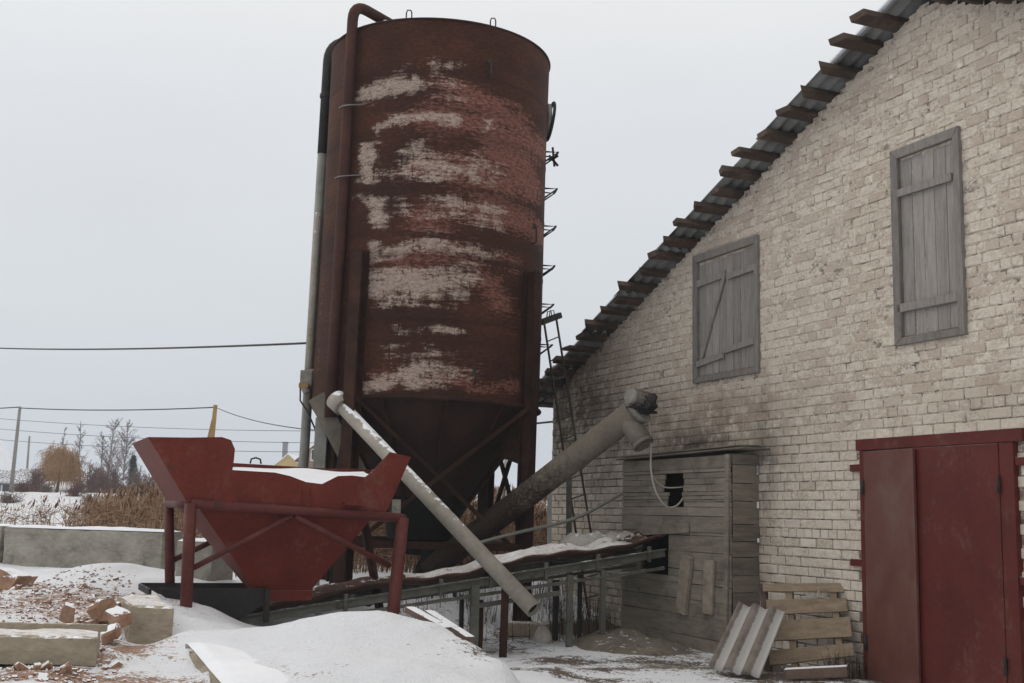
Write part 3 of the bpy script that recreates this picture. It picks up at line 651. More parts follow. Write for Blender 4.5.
for y, a in ((106, .5), (136, .55), (189, .9), (233, .75), (265, .4), (318, .85), (340, .4), (400, .8)):
    _, zq = shell_uv(440, y); pa[:, 2] = np.maximum(pa[:, 2], a*.7*np.exp(-((ZF-zq+.05*fbm(ARC*.8, ZF*0+y, 3))/.05)**2)); pa[:, 0] -= a*.42*np.exp(-((ZF-zq+.08*fbm(ARC*.8, ZF*0+y, 3))/.06)**2)
q0, q1 = shell_uv(362, 230)[0], shell_uv(541, 230)[0]; zt0, zt1 = shell_uv(440, 398)[1], shell_uv(440, 66)[1]
win = np.clip((ARC-q0)/.15, 0, 1)*np.clip((q1-ARC)/.25, 0, 1)*np.clip((ZF-zt0)/.1, 0, 1)*np.clip((zt1-ZF)/.3, 0, 1)
wl_ = np.clip((q0+1.55-ARC)/.7, .35, 1)
pa[:, 0] += win*(.10+.2*fbm(ARC*1.3, ZF*2.6, 3))*wl_; pa[:, 1] += win*(.14+.4*fbm(ARC*1.1+9, ZF*2.0, 3))
pa = np.clip(pa, 0, 1)
sh = mb.build('shell', M['silo'], silo, attrs={'paint': pa}, normals=False)
me = sh.data; uvl = me.uv_layers.new(name='unroll'); li = np.zeros(len(me.loops), int); me.loops.foreach_get('vertex_index', li)
u = ARC[li]; v_ = ZF[li]
f_i = np.repeat(np.arange(len(me.polygons)), 4); wrap = (f_i % nth) == nth-1; u = np.where(wrap & (u < -SR*2), u+2*math.pi*SR, u)
uvl.data.foreach_set('uv', np.column_stack([u, v_]).ravel())
# roof of the silo with snow lip
mb = MB(); ring = [sp(t_, SR, ZT) for t_ in np.linspace(-180, 180, 97)[:-1]]; n_ = 96
ring2 = [sp(t_, SR*.15, ZT+.18) for t_ in np.linspace(-180, 180, 97)[:-1]]
mb.add(ring+ring2, [(i, (i+1) % n_, n_+(i+1) % n_, n_+i) for i in range(n_)]+[tuple(range(n_, 2*n_))], False); mb.build('top', M['rust'], silo)
mb = MB(); mb.tube([sp(t_, SR+.004, ZT) for t_ in np.linspace(-180, 180, 97)], .016, 6, False); mb.build('top_ring', M['rust'], silo)
mb = MB(); mb.tube([sp(t_, SR-.02, ZT+.018+.010*math.sin(t_)) for t_ in np.linspace(-115, -18, 50)], [.004+.014*abs(math.sin(i*1.7)*math.sin(i*.31)) for i in range(50)], 6); mb.build('snow_lip', M['snow'], silo)
mb = MB(); mb.tube([sp(t_, SR+.012, ZB) for t_ in np.linspace(-180, 180, 97)], .03, 8, False); mb.build('base_ring', M['rust'], silo)
# cone
mb = MB(); nc = 72; rws = []
ZC, RC = 1.32, .36
for k in range(13):
    t_ = k/12; rws.append([sp(a, SR+(RC-SR)*t_+.012*(1 if (i % 6 == 0) else 0), ZB+(ZC-ZB)*t_) for i, a in enumerate(np.linspace(-180, 180, nc+1))])
mb.grid(rws, True); cone = mb.build('cone', M['cone'], silo)
for a in np.arange(-170, 190, 30):
    mb = MB(); mb.bar(sp(a, SR+.015, ZB-.02), sp(a, RC+.02, ZC+.03), .03, .05, sp(a, 1, 0)-sp(a, 0, 0)); mb.build('seam_rib', M['rust'], cone)
mb = MB(); mb.tube([sp(0, 0, ZC+.42), sp(0, 0, ZC+.05), sp(0, 0, ZC-.12)], [.68, .46, .44], 28); mb.tube([sp(0, 0, ZC-.10), sp(0, 0, 1.0)], [.34, .26], 20); mb.build('outlet', M['black'], silo)
# legs (I sections) with gussets, ring beams and cross braces
LA = (-34, 55, 145, -127)
def leg(a):
    m = MB(); r = SR+.085; b = gz(*sp(a, r, 0).to_2d())-.15; top = 4.80 if a < 0 else 4.72
    p0, p1 = sp(a, r, b), sp(a, r, top); rad = (sp(a, 1, 0)-sp(a, 0, 0)).normalized(); tan = rad.cross(V((0, 0, 1))).normalized()
    for o in (-.075, .075): m.bar(p0+rad*o, p1+rad*o, .17, .016, rad)
    m.bar(p0, p1, .012, .134, rad)
    l = m.build('leg', M['rust'], silo)
    g = MB(); zb = ZB-.75
    g.prism([sp(a, r-.075, ZB-.02), sp(a, r-.075, zb), sp(a, SR-.42, ZB-.62), sp(a, SR-.02, ZB-.02)], tan*.014); g.build('gusset', M['rust'], l)
    g = MB(); g.box(sp(a, r, b+.1), .34, .34, .03); g.build('base_plate', M['rust'], l)
for a in LA: leg(a)
for k in range(4):
    a, b = LA[k], LA[(k+1) % 4]; r = SR+.085
    A0, B0 = sp(a, r, 1.15), sp(b, r, 1.15)
    m = MB(); m.bar(A0, B0, .07, .09); m.build('ring_beam', M['rust'], silo)
    for (p, q) in ((sp(a, r-.03, 2.95), sp(b, r-.03, 1.05)), (sp(a, r+.03, 1.05), sp(b, r+.03, 2.95))):
        m = MB(); m.bar(p, q, .05, .05); m.build('brace', M['rust'], silo)
# pipes
def arc(p, q, c, n=7):   # quadratic bend
    return [p*(1-t_)**2+c*2*t_*(1-t_)+q*t_**2 for t_ in np.linspace(0, 1, n)]
r = SR+.085; a = -47.5
mb = MB(); top = [sp(a, r, 2.7), sp(a, r, 4), sp(a, r, 6), sp(a, r, 7.75)]+arc(sp(a, r, 7.95), sp(a, r-.22, 8.17), sp(a, r, 8.19))+[sp(a+2, r-.65, 8.10), sp(a+6, r-1.1, 8.02)]
mb.tube(top, .072, 14); fp = mb.build('fill_pipe', M['rust_red'], silo)
for z in (5.8, 6.75):
    mb = MB(); mb.tube([sp(a-4, SR-.01, z), sp(a-3.2, r+.07, z), sp(a+.5, r+.095, z), sp(a+3.2, r+.07, z), sp(a+8, SR-.0, z+.03)], .008, 6); mb.build('pipe_clamp', M['slate'], fp)
a = -97; r = SR+.10
mb = MB(); mb.tube([sp(a, r, .3), sp(a, r, 2), sp(a, r, 6.55)], .066, 12); g = mb.build('vent_pipe', M['grey_steel'], silo)
mb = MB(); mb.tube([sp(a, r, 6.5), sp(a, r, 7.5), sp(a, r, 7.8)]+arc(sp(a, r, 7.86), sp(a, r-.24, 8.16), sp(a, r, 8.14))+[sp(a, r-.5, 8.12)], .07, 12); mb.build('vent_head', M['dark_steel'], g)
mb = MB(); mb.tube([sp(a, r, 7.32), sp(a, r, 7.38)], .085, 12); mb.build('flange', M['dark_steel'], g)
mb = MB(); mb.tube([sp(-84, SR+.07, 2.9), sp(-84, SR+.07, 5.55)], .05, 10); mb.build('return_pipe', M['auger_pipe'], silo)
# vibrator motor box on the vent pipe
c = at(307, 379, 15.72); mb = MB(); mb.box(c, .16, .18, .22); mb.box(c+V((.1, 0, .05)), .12, .12, .16); mb.tube([c+V((-.02, -.1, -.12)), c+V((.03, -.1, -.2))], .05, 10); mb.build('motor_box', M['motor'], silo, bevel=.012)
mb = MB(); mb.box(c+V((-.02, -.11, -.10)), .13, .05, .07); mb.build('terminal_cover', M['pole_wood'], silo, bevel=.01)
mb = MB(); mb.tube([c+V((-.07, -.08, -.1)), c+V((-.06, -.1, -.3)), c+V((.05, -.12, -.45)), c+V((.2, -.15, -.75)), c+V((.3, -.15, -1.0))], .012, 6); mb.build('cable', M['rubber'], silo)
# lifting eyes
for (x, a) in ((401, -17), (485, 26)):
    p = sp(a, SR-.03, ZT); mb = MB(); t_ = V((1, .1, 0)).normalized()
    mb.tube([p-t_*.035, p-t_*.035+V((0, 0, .10)), p-t_*.02+V((0, 0, .135)), p+t_*.02+V((0, 0, .135)), p+t_*.035+V((0, 0, .10)), p+t_*.035], .009, 6); mb.build('lifting_eye', M['dark_steel'], silo)
for (x, y, l) in ((489, 70, .2), (533, 235, .25), (474, 378, .16)):
    aa, z = shell_uv(x, y); a = math.degrees(aa/SR); mb = MB()
    mb.tube([sp(a, SR-.01, z+l/2), sp(a, SR+.05, z+l/2-.02), sp(a, SR+.05, z-l/2+.02), sp(a, SR-.01, z-l/2)], .014, 6); mb.box(sp(a, SR+.01, z+l/2), .05, .05, .05); mb.build('bracket', M['dark_steel'], silo)
# climbing steps on the right flank, open hatch ring above
for y in (150, 187, 225, 265, 304, 345, 396):
    z = at(549, y, 15.9).z; mb = MB(); a = 93
    for o in (-4, 4): mb.tube([sp(a+o, SR-.02, z+.05), sp(a+o, SR+.17, z+.05), sp(a+o, SR-.01, z-.09)], .014, 6)
    mb.tube([sp(a-4, SR+.165, z+.05), sp(a+4, SR+.165, z+.05)], .016, 6); mb.build('climbing_step', M['dark_steel'], silo)
c = sp(95, SR+.045, at(551, 112, 15.9).z); ra = (sp(95, 1, 0)-sp(95, 0, 0)).normalized(); tn = ra.cross(V((0, 0, 1))).normalized()
mb = MB(); R_ = Matrix.Rotation(math.radians(-7), 3, tn)
mb.tube([c+(R_ @ (tn*.27*math.cos(t_)+V((0, 0, .27*math.sin(t_)))))+ra*.02 for t_ in np.linspace(0, 2*math.pi, 33)], .022, 8, False)
hat = mb.build('hatch_rim', M['dark_steel'], silo)
mb = MB(); mb.tube([c-ra*.06, c-ra*.0], [.25, .25], 24); mb.build('hatch_cover', M['grey_steel'], hat)
mb = MB(); p = c+ra*.06+V((0, 0, -.38)); mb.bar(p, p+V((.03, 0, -.28)), .03, .03); mb.bar(p+V((-.05, 0, -.2)), p+V((.08, 0, -.12)), .03, .03); mb.bar(p+V((-.05, 0, -.12)), p+V((.08, 0, -.27)), .03, .03); mb.build('hatch_latch', M['dark_steel'], hat)

# grey inclined duct and posts at the silo's left
duct = empty('dosing_duct', at(335, 470, 14.9), 'grey inclined sheet metal duct with posts at the left foot of the silo', 'duct')
mb = MB(); p, q = at(318, 398, 15.0), at(360, 478, 14.8); mb.bar(p, q, .23, .2, (0, 1, 0)); mb.build('chute', M['auger_up'], duct, bevel=.01)
for (x, w) in ((322, .15),):
    p = at(x, 418, 14.95); mb = MB(); mb.bar(p, V((p.x-.02, p.y, gz(p.x, p.y)-.1)), w, .08, (0, 1, 0)); mb.build('post', M['grey_steel'], duct)
p = at(346, 428, 14.75); mb = MB(); mb.bar(p, at(336, 478, 14.75), .05, .05); mb.bar(at(336, 478, 14.75), V((at(336, 478, 14.75).x, 14.75, .2)), .05, .05); mb.build('post', M['dark_steel'], duct)

# ------------------------------------------------------------------ ladder leaning on the silo
bs, bz = wpx(598, 612, .35)
lt = [at(544, 322, 16.05), at(556, 317, 16.35)]; lb = [at(589, 618, 16.5), at(604, 614, 16.75)]
lad = empty('ladder', (lb[0]+lb[1])/2, 'thin dark steel ladder leaning between silo and barn corner', 'ladder')
for i in (0, 1):
    mb = MB(); mb.bar(lb[i], lt[i]+(lt[i]-lb[i])*.01, .02, .024); mb.build('rail', M['ladder'], lad)
for k in range(1, 15):
    t_ = k/15; mb = MB(); mb.bar(lb[0].lerp(lt[0], t_), lb[1].lerp(lt[1], t_), .014, .014); mb.build('rung', M['ladder'], lad)
mb = MB(); mb.bar(lt[0]+V((-.05, 0, -.01)), lt[1]+V((.06, .02, .03)), .06, .08); mb.build('top_bar', M['dark_steel'], lad)
for o in (.4, .62):
    mb = MB(); p = lt[0].lerp(lt[1], o); mb.tube([p+V((-.03, 0, .04)), p+V((-.02, 0, .12)), p+V((.03, 0, .12)), p+V((.04, 0, .04))], .008, 6); mb.build('hook', M['dark_steel'], lad)

# ------------------------------------------------------------------ big screw conveyor
A, B = at(430, 570, 15.7), at(637, 410, 13.9); ax = (B-A).normalized()
aug = empty('screw_conveyor', A, 'thick inclined screw conveyor from under the silo to the lean-to, motor on top', 'screw conveyor')
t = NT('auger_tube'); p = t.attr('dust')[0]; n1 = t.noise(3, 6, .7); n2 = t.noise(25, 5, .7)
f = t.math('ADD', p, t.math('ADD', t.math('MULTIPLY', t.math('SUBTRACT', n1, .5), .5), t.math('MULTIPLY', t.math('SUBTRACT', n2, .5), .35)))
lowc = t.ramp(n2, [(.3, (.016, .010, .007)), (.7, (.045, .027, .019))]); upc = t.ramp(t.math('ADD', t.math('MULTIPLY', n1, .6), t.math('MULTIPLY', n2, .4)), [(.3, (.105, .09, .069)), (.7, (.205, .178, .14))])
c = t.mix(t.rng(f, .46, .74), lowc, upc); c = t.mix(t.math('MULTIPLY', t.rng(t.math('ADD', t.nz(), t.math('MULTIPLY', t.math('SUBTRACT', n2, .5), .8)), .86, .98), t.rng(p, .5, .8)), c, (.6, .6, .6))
t.bump(n2, .25, .006); M['auger'] = t.fin(c, .8, 0, .25)
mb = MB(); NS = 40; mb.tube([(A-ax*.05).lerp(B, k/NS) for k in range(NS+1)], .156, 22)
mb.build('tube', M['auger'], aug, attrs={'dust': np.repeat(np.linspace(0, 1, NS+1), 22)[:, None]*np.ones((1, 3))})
mb = MB(); q = A.lerp(B, .72); mb.tube([q-ax*.012, q+ax*.012], .164, 22); mb.build('clamp_ring', M['auger_up'], aug)
mb = MB(); mb.tube([A-ax*.22, A-ax*.03], [.12, .19], 16); mb.tube([A+V((0, 0, .02)), A+V((0, .1, .32))], .14, 14); mb.build('boot', M['black'], aug)
sd = (at(641, 441, 13.85)-at(624, 413, 14.0)).normalized(); q = B-ax*.16
mb = MB(); mb.tube([q, q+sd*.18, q+sd*.40], [.135, .125, .118], 18, False); mb.build('spout', M['auger_up'], aug, solid=.012)
mb = MB(); mb.tube([q+sd*.36, q+sd*.405], [.128, .128], 18, False); mb.build('spout_rim', M['auger_up'], aug, solid=.01)
mb = MB(); mb.tube([B-ax*.01, B+ax*.05], [.19, .19], 18); mb.build('end_flange', M['motor'], aug)
mc = at(630, 396, 13.7); mdir = (at(655, 402, 13.95)-mc).normalized()
mb = MB(); mb.tube([mc-mdir*.02, mc+mdir*.05], [.085, .098], 18); mb.tube([mc+mdir*.05, mc+mdir*.28], [.09, .09], 14, True, False); mo_ = mb.build('motor', M['motor'], aug)
mb = MB()
for k in range(12):
    t_ = 2*math.pi*k/12; xx = mdir.orthogonal().normalized(); yy = mdir.cross(xx); dd = xx*math.cos(t_)+yy*math.sin(t_)
    mb.bar(mc+mdir*.06+dd*.095, mc+mdir*.27+dd*.095, .008, .02, dd)
mb.build('cooling_fin', M['motor'], mo_)
mb = MB(); mb.bar(mc+mdir*.02+V((0, 0, -.12)), mc+mdir*.36+V((0, 0, -.14)), .2, .03); mb.bar(B+ax*.02, B+ax*.22, .2, .2); mb.tube([B+ax*.2, B+ax*.3], [.08, .04], 10); mb.build('gearbox', M['dark_steel'], aug, bevel=.012)
mb = MB(); q = A.lerp(B, .12); mb.bar(q+V((0, 0, -.1)), V((q.x+.05, q.y, gz(q.x, q.y)-.05)), .04, .04); mb.bar(q+V((.1, 0, -.1)), V((q.x+.3, q.y, gz(q.x, q.y)-.05)), .04, .04); mb.build('support_foot', M['dark_steel'], aug)

# loop of cable hanging from the motor
c0 = at(648, 417, 13.9); pts = [c0, at(651, 440, 13.9), at(651, 470, 13.9), at(656, 492, 13.9), at(666, 506, 13.95), at(676, 506, 14.0), at(684, 496, 14.0), at(687, 482, 14.02)]
def smooth_path(pts, n=6):
    out = []
    P_ = [pts[0]]+pts+[pts[-1]]
    for i in range(1, len(P_)-2):
        for k in range(n):
            t_ = k/n; a, b, c, d = P_[i-1], P_[i], P_[i+1], P_[i+2]
            out.append(.5*((2*b)+(c-a)*t_+(2*a-5*b+4*c-d)*t_*t_+(3*b-a-3*c+d)*t_**3))
    return out+[pts[-1]]
mb = MB(); mb.tube(smooth_path(pts), .011, 6); mb.tube(smooth_path([at(652, 476, 13.9), at(664, 487, 14), at(684, 487, 14.05)]), .009, 6)
tag(mb.build('cable', M['cable_pale'], loc=c0), 'pale electric cable hanging in a loop before the jagged hole', 'cable')

# ------------------------------------------------------------------ thin snowy pipe
A, B = at(338, 402, 14.7), at(534, 610, 12.75); ax = (B-A).normalized()
pipe = empty('discharge_pipe', B, 'thin snow dusted pale pipe slanting down from silo to the yard', 'pipe')
mb = MB(); mb.tube([A, A.lerp(B, .5), B], [.08, .082, .086], 18, False); mb.build('tube', M['auger_pipe'], pipe, solid=.012)
mb = MB(); mb.tube([A-ax*.06, A+ax*.12], [.13, .12], 18); mb.build('collar', M['auger_pipe'], pipe)
mb = MB(); mb.tube([B-ax*.05, B-ax*.03], [.06, .06], 16); mb.build('bore_shade', M['black'], pipe)  # black disc paints the dark inside of the open pipe end
n_ = 46; ps = [A.lerp(B, .1+.62*k/n_)+V((0, 0, .068)) for k in range(n_)]
mb = MB(); mb.tube(ps, [.018+.022*abs(mnoise.noise(V((k*.35, 3, 1)))) for k in range(n_)], 8); mb.build('snow_ridge', M['snow'], pipe)
p = A.lerp(B, .875); mb = MB(); mb.bar(p+V((0, .02, -.05)), V((p.x-.015, p.y+.02, gz(p.x, p.y)-.15)), .085, .06, (0, 1, 0)); mb.build('post', M['rust'], pipe)

# ------------------------------------------------------------------ belt conveyor, square to the barn
hc = W((H2[0]+H2[1])/2, 0, SO); CN = U.cross(V((0, 0, 1))).normalized()   # across the belt, towards the camera
if CN.y > 0: CN = -CN
def cp(x, y, lat): return onplane(x, y, hc+CN*lat, CN)
conv = empty('belt_conveyor', cp(430, 640, 0), 'long inclined belt conveyor with snow on its belt, running into the lean-to', 'conveyor')
for lat, nm in ((.34, 'near'), (-.34, 'far')):
    def line(x0, y0, x1, y1):
        a, b = cp(x0, y0, .34), cp(x1, y1, .34); d = CN*(lat-.34); return a+d, b+d
    a, b = line(225, 623, 664, 553); t_ = (b-a).normalized(); upv = V((0, 0, 1))
    m = MB(); m.bar(a, b, .045, .085); m.bar(a+V((0, 0, .045))+CN*.03*(1 if lat > 0 else -1), b+V((0, 0, .045))+CN*.03*(1 if lat > 0 else -1), .07, .012); m.build('side_rail', M['conv_steel'], conv)
    a, b = line(330, 617, 664, 568); m = MB(); m.bar(a, b, .035, .035); m.build('side_rail', M['conv_steel'], conv)
    for k, x in enumerate((345, 395, 440, 490, 545, 597, 648)):
        m = MB(); p = cp(x, 623-(x-225)*.1595-3, .34)+CN*(lat-.34+(.03 if lat > 0 else -.03)); m.bar(p+V((0, 0, .075)), p+V((0, 0, -.11)), .04, .03, CN); m.build('strut', M['conv_steel'], conv)
# belt trough
rws = []; rs2 = []
for k in range(61):
    t_ = k/60; x = 235+(655-235)*t_; y = 613+(543-613)*t_ + 5.0*math.sin(t_*math.pi*5)*.5
    if x > 590: y -= (x-590)*.06
    c = cp(x, y, 0); row = []
    for q in np.linspace(-1, 1, 11): row.append(c+CN*q*.30+V((0, 0, .085*abs(q)**2+.012*math.sin(k*1.1+q))))
    rws.append(row)
    if .40 < t_ < .93:
        rs2.append([c+CN*q*.29+V((0, 0, .088*abs(q)**2+.012*math.sin(k*1.1+q)+ (1-q**4)*(.055+.06*mnoise.noise(V((k*.23, q*1.5, 4)))+.03*mnoise.noise(V((k*.9, q*4, 8)))+.05*max(0, math.sin((t_-.5)*6)))+.003)) for q in np.linspace(-1, 1, 13)])
mb = MB(); mb.grid(rws); belt = mb.build('belt', M['belt'], conv, solid=.018)
mb = MB(); mb.grid(rs2); mb.build('snow_layer', M['snow_dirty'], belt, solid=.012)
for x in (360, 430, 500, 565, 625):
    p = cp(x, 612-(x-235)*.167+9, 0); mb = MB(); mb.tube([p-CN*.33, p+CN*.33], .045, 12); mb.build('roller', M['dark_steel'], conv)
for (x, y0, y1, w, mt, lat) in ((475, 585, 628, .095, 'conv_steel', .36), (481, 600, 642, .045, 'rust', .30), (462, 595, 634, .04, 'dark_steel', -.3), (570, 575, 640, .07, 'conv_steel', .36), (580, 575, 636, .04, 'dark_steel', -.3), (603, 570, 637, .055, 'conv_steel', .36), (556, 580, 628, .06, 'dark_steel', -.3)):
    p = cp(x, y0, lat); m = MB(); m.bar(p, V((p.x, p.y, gz(p.x, p.y)-.1)), w, .05, CN); m.build('leg', M[mt], conv)
m = MB(); a, b = cp(470, 607, .36), cp(560, 593, .36); m.bar(a, b, .04, .05); m.build('tie_bar', M['conv_steel'], conv)
# dark skirt box under the hopper
def skirt(lat):
    m = MB(); q = [(150, 588), (268, 588), (268, 601), (236, 622), (205, 622)]; d = CN*(lat-.42)
    m.prism([cp(x, y, .42)+d for x, y in q], CN*.012); m.build('skirt_plate', M['dark_steel'], conv)
skirt(.42); skirt(-.42)
m = MB(); m.bar(cp(267, 588, .44), cp(266, 622, .44), .05, .05, CN); m.build('skirt_post', M['dark_steel'], conv)
m = MB(); a = cp(150, 592, .42); m.bar(a, a-CN*.84, .03, .06); m.build('tail_plate', M['dark_steel'], conv)

# ------------------------------------------------------------------ tarpaulin bundle lying by the belt
rws = []; nt = 18
p0, p1 = at(560, 549, 14.95), at(642, 540, 14.85)
for k in range(25):
    t_ = k/24; c = p0.lerp(p1, t_); r_ = .19*(1-.5*t_)*(.55+.45*math.sin(min(1, t_*6)*math.pi/2))
    rws.append([c+V((0, math.cos(2*math.pi*j/nt)*r_*1.3, math.sin(2*math.pi*j/nt)*r_))*(1+.35*mnoise.noise(V((k*.4, math.cos(j*.35)*2, math.sin(j*.35)*2)))) if False else c+V((.02*mnoise.noise(V((k, j, 1))), math.cos(2*math.pi*j/nt)*r_*1.3, math.sin(2*math.pi*j/nt)*r_))*(1+.30*mnoise.noise(V((k*.45, math.cos(2*math.pi*j/nt)*1.5, math.sin(2*math.pi*j/nt)*1.5)))*0)+V((0, 0, .05*mnoise.noise(V((k*.5, j*.4, 7))))) for j in range(nt)])
rws = [r+[r[0]] for r in rws]
mb = MB(); mb.grid(rws); mb.f.append(tuple(range(nt))); mb.sm.append(False)
tag(mb.build('tarpaulin', M['tarp'], loc=p0), 'crumpled dirty white tarpaulin bundle lying along the conveyor belt', 'tarpaulin')
p = at(610, 552, 14.5); mb = MB(); mb.bar(at(600, 553, 14.6), at(618, 551, 14.6), .12, .1); tag(mb.build('wood_offcut', M['wood_plank'], loc=p, bevel=.01), 'short brown wood offcut on the snowy conveyor belt', 'wood')

# grey pole and slanting hose by the barn corner
p = at(569, 470, 15.9); mb = MB(); mb.bar(at(569, 462, 15.9), V((p.x+.03, p.y, gz(p.x, p.y)-.1)), .075, .05, (0, 1, 0)); tag(mb.build('post', M['conv_steel'], loc=(p.x, p.y, 0), bevel=.004), 'bare grey upright post in front of the brick corner', 'post')
p = at(550, 488, 17.0); mb = MB(); mb.bar(at(550, 482, 17.0), V((p.x+.01, p.y, gz(p.x, p.y)-.1)), .06, .05, (0, 1, 0)); tag(mb.build('post', M['house_white'], loc=(p.x, p.y, 0), bevel=.004), 'slim pale post between silo leg and barn corner', 'post')
p = at(480, 542, 15.0); mb = MB(); mb.tube(smooth_path([at(478, 543, 15.0), at(520, 532, 15.0), at(560, 523, 15.2), at(585, 514, 15.4), at(612, 499, 15.6), at(627, 490, 15.6)]), .022, 8); tag(mb.build('hose', M['grey_steel'], loc=p), 'grey hose slanting up across the brick corner', 'hose')

# ------------------------------------------------------------------ red hopper
HO = at(187, 505, 11.5); HN = CN
def hp(x, y, b=0.0): return onplane(x, y, HO-HN*b, HN)
def loc2(x, y): P = hp(x, y); return (P-HO).dot(U), P.z
def HL(a, z, b): return V((HO.x, HO.y, 0))+U*a-HN*b+V((0, 0, z))
hop = empty('receiving_hopper', V((HO.x, HO.y, gz(HO.x, HO.y))), 'red steel hopper with flared notched rim, snow filled, on a tube frame', 'hopper')
DB = 1.35
fr_ = [(187, 502), (148, 437), (190, 437.5), (222, 437), (231, 440), (235, 449), (234, 460), (232.5, 470), (275, 472.5), (290, 476), (306, 482), (322, 484), (338, 476), (352, 475.5), (365, 477), (372, 472), (390, 452), (411, 457), (386, 513)]
fl = [loc2(*p) for p in fr_]
m = MB(); m.prism([HL(a, z, 0) for a, z in fl], -HN*.008)
aL0, zL0 = fl[0]; aL1, zL1 = fl[1]; aR1, zR1 = fl[-2]; aR0, zR0 = fl[-1]
bk_ = [(aL0, zL0), (aL1, zL1), (aL1+.75, zL1-.06), (aL1+.80, zL1-.16), (aR1-.5, 2.02), (aR1-.25, 2.03), (aR1, zR1-.1), (aR0, zR0)]
m.prism([HL(a, z, DB) for a, z in bk_], -HN*.008)
m.prism([HL(aL0, zL0, .004), HL(aL1, zL1, .004), HL(aL1, zL1, DB-.004), HL(aL0, zL0, DB-.004)], U*.008)
m.prism([HL(aR0, zR0, .004), HL(aR1, zR1, .004), HL(aR1, zR1-.1, DB-.004), HL(aR0, zR0, DB-.004)], -U*.008)
bin_ = m.build('bin', M['red_paint'], hop)
m = MB(); ao0, zo = loc2(266, 592); ao1, _ = loc2(322, 592); zt = HO.z+.0
zo = at(295, 592, 12.2).z
tp = [HL(aL0+.10, zt, .0), HL(aR0-.08, zt, .0), HL(aR0-.08, zt, DB), HL(aL0+.10, zt, DB)]; bo = [HL(ao0, zo, .46), HL(ao1, zo, .46), HL(ao1, zo, .88), HL(ao0, zo, .88)]
m.add(tp+bo, [(0, 1, 5, 4), (1, 2, 6, 5), (2, 3, 7, 6), (3, 0, 4, 7)]); m.build('funnel', M['red_paint'], hop, solid=.008)
m = MB(); c = (bo[0]+bo[2])/2; m.box(c+V((0, 0, -.05)), ao1-ao0+.03, .45, .1, (U, -HN, V((0, 0, 1)))); m.build('outlet', M['red_paint'], hop)
# rolled rim strips and weld seams on the front
m = MB()
for x in (303, 311):
    a, z0 = loc2(x, 488); _, z1 = loc2(x, 503); m.bar(HL(a, z0, -.006), HL(a, z1, -.006), .012, .008, HN)
m.build('weld_rib', M['red_paint'], bin_)
for (x0, x1) in ((213, 235), (343, 365)):
    a0, z = loc2(x0, 503); a1, _ = loc2(x1, 506); m = MB(); m.box(HL((a0+a1)/2, HO.z+.05, -.02), a1-a0, .08, .03, (U, -HN, V((0, 0, 1)))); m.build('seat_plate', M['red_paint'], hop)
# frame of tubes
LF = (hp(400, 517)-HO).dot(U); zb = HO.z-.005; zr = hp(400, 518).z
rt = .055
def fbar(p, q, nm='frame_tube', r_=.047): m = MB(); m.tube([p, q], r_, 14); return m.build(nm, M['red_frame'], hop)
f0, f1, f2, f3 = HL(.03, zb+.02, -.03), HL(LF+.02, zr, -.03), HL(LF+.02, zr, DB+.03), HL(.02, zb+.02, DB+.03)
fbar(f0, f1); fbar(f0, f3); fbar(f3, f2); fbar(f1, f2)
def lg(top, px_, py_, Y_, r_=.055, mt='red_frame'):
    b = at(px_, py_, Y_); g = gz(b.x, b.y)-.2; m = MB(); q = top+(b-top)*((g-top.z)/(b.z-top.z)); m.tube([top, q], r_, 14); m.build('leg', M[mt], hop)
lg(f0, 186, 607, 11.45, .058); lg(f3, 170, 596, 12.75, .052); lg(f1, 393, 613, 12.25, .066); lg(f2, 378, 600, 13.4, .05, 'rust')  # back right leg takes the dark rust colour as painted shade
fbar(hp(292, 516, -.03), hp(193, 568, -.03), 'brace', .028); fbar(hp(295, 516, -.03), hp(390, 566, -.03), 'brace', .03)
fbar(HL(.02, .95, DB+.03), HL(.75, 1.32, DB+.03), 'brace', .03)
m = MB(); p = HL(loc2(253, 470)[0]+.30, 2.045, DB); m.tube([p-U*.06, p-U*.05+V((0, 0, .05)), p+V((0, 0, .065)), p+U*.05+V((0, 0, .05)), p+U*.06], .011, 6); m.build('handle', M['dark_steel'], bin_)
m = MB(); p = HL(LF-.03, 1.60, .1); m.box(p, .10, .12, .16, (U, -HN, V((0, 0, 1)))); m.tube([p+HN*.06, p+HN*.075], .025, 10); m.build('bracket', M['motor'], hop, bevel=.008)
rws = []
for i in range(31):
    t_ = i/30; row = []
    for j in range(17):
        q = j/16; b = .02+(DB-.04)*q
        zfront = 1.80+.0*t_; z = zfront+.20*q**.8+.03*mnoise.noise(V((t_*5, q*3, 2)))
        if t_ < .12: z += .02
        fr = (z-zL0)/(zL1-zL0); a0 = aL0+(aL1-aL0)*fr+.02; a1 = aR0+(aR1-aR0)*fr-.02
        row.append(HL(a0+(a1-a0)*t_, z, b))
    rws.append(row)
mb = MB(); mb.grid(rws); tag(mb.build('snow', M['snow'], loc=HL(.8, 1.85, .6)), 'snow lying inside the red hopper', 'snow', kind='stuff')

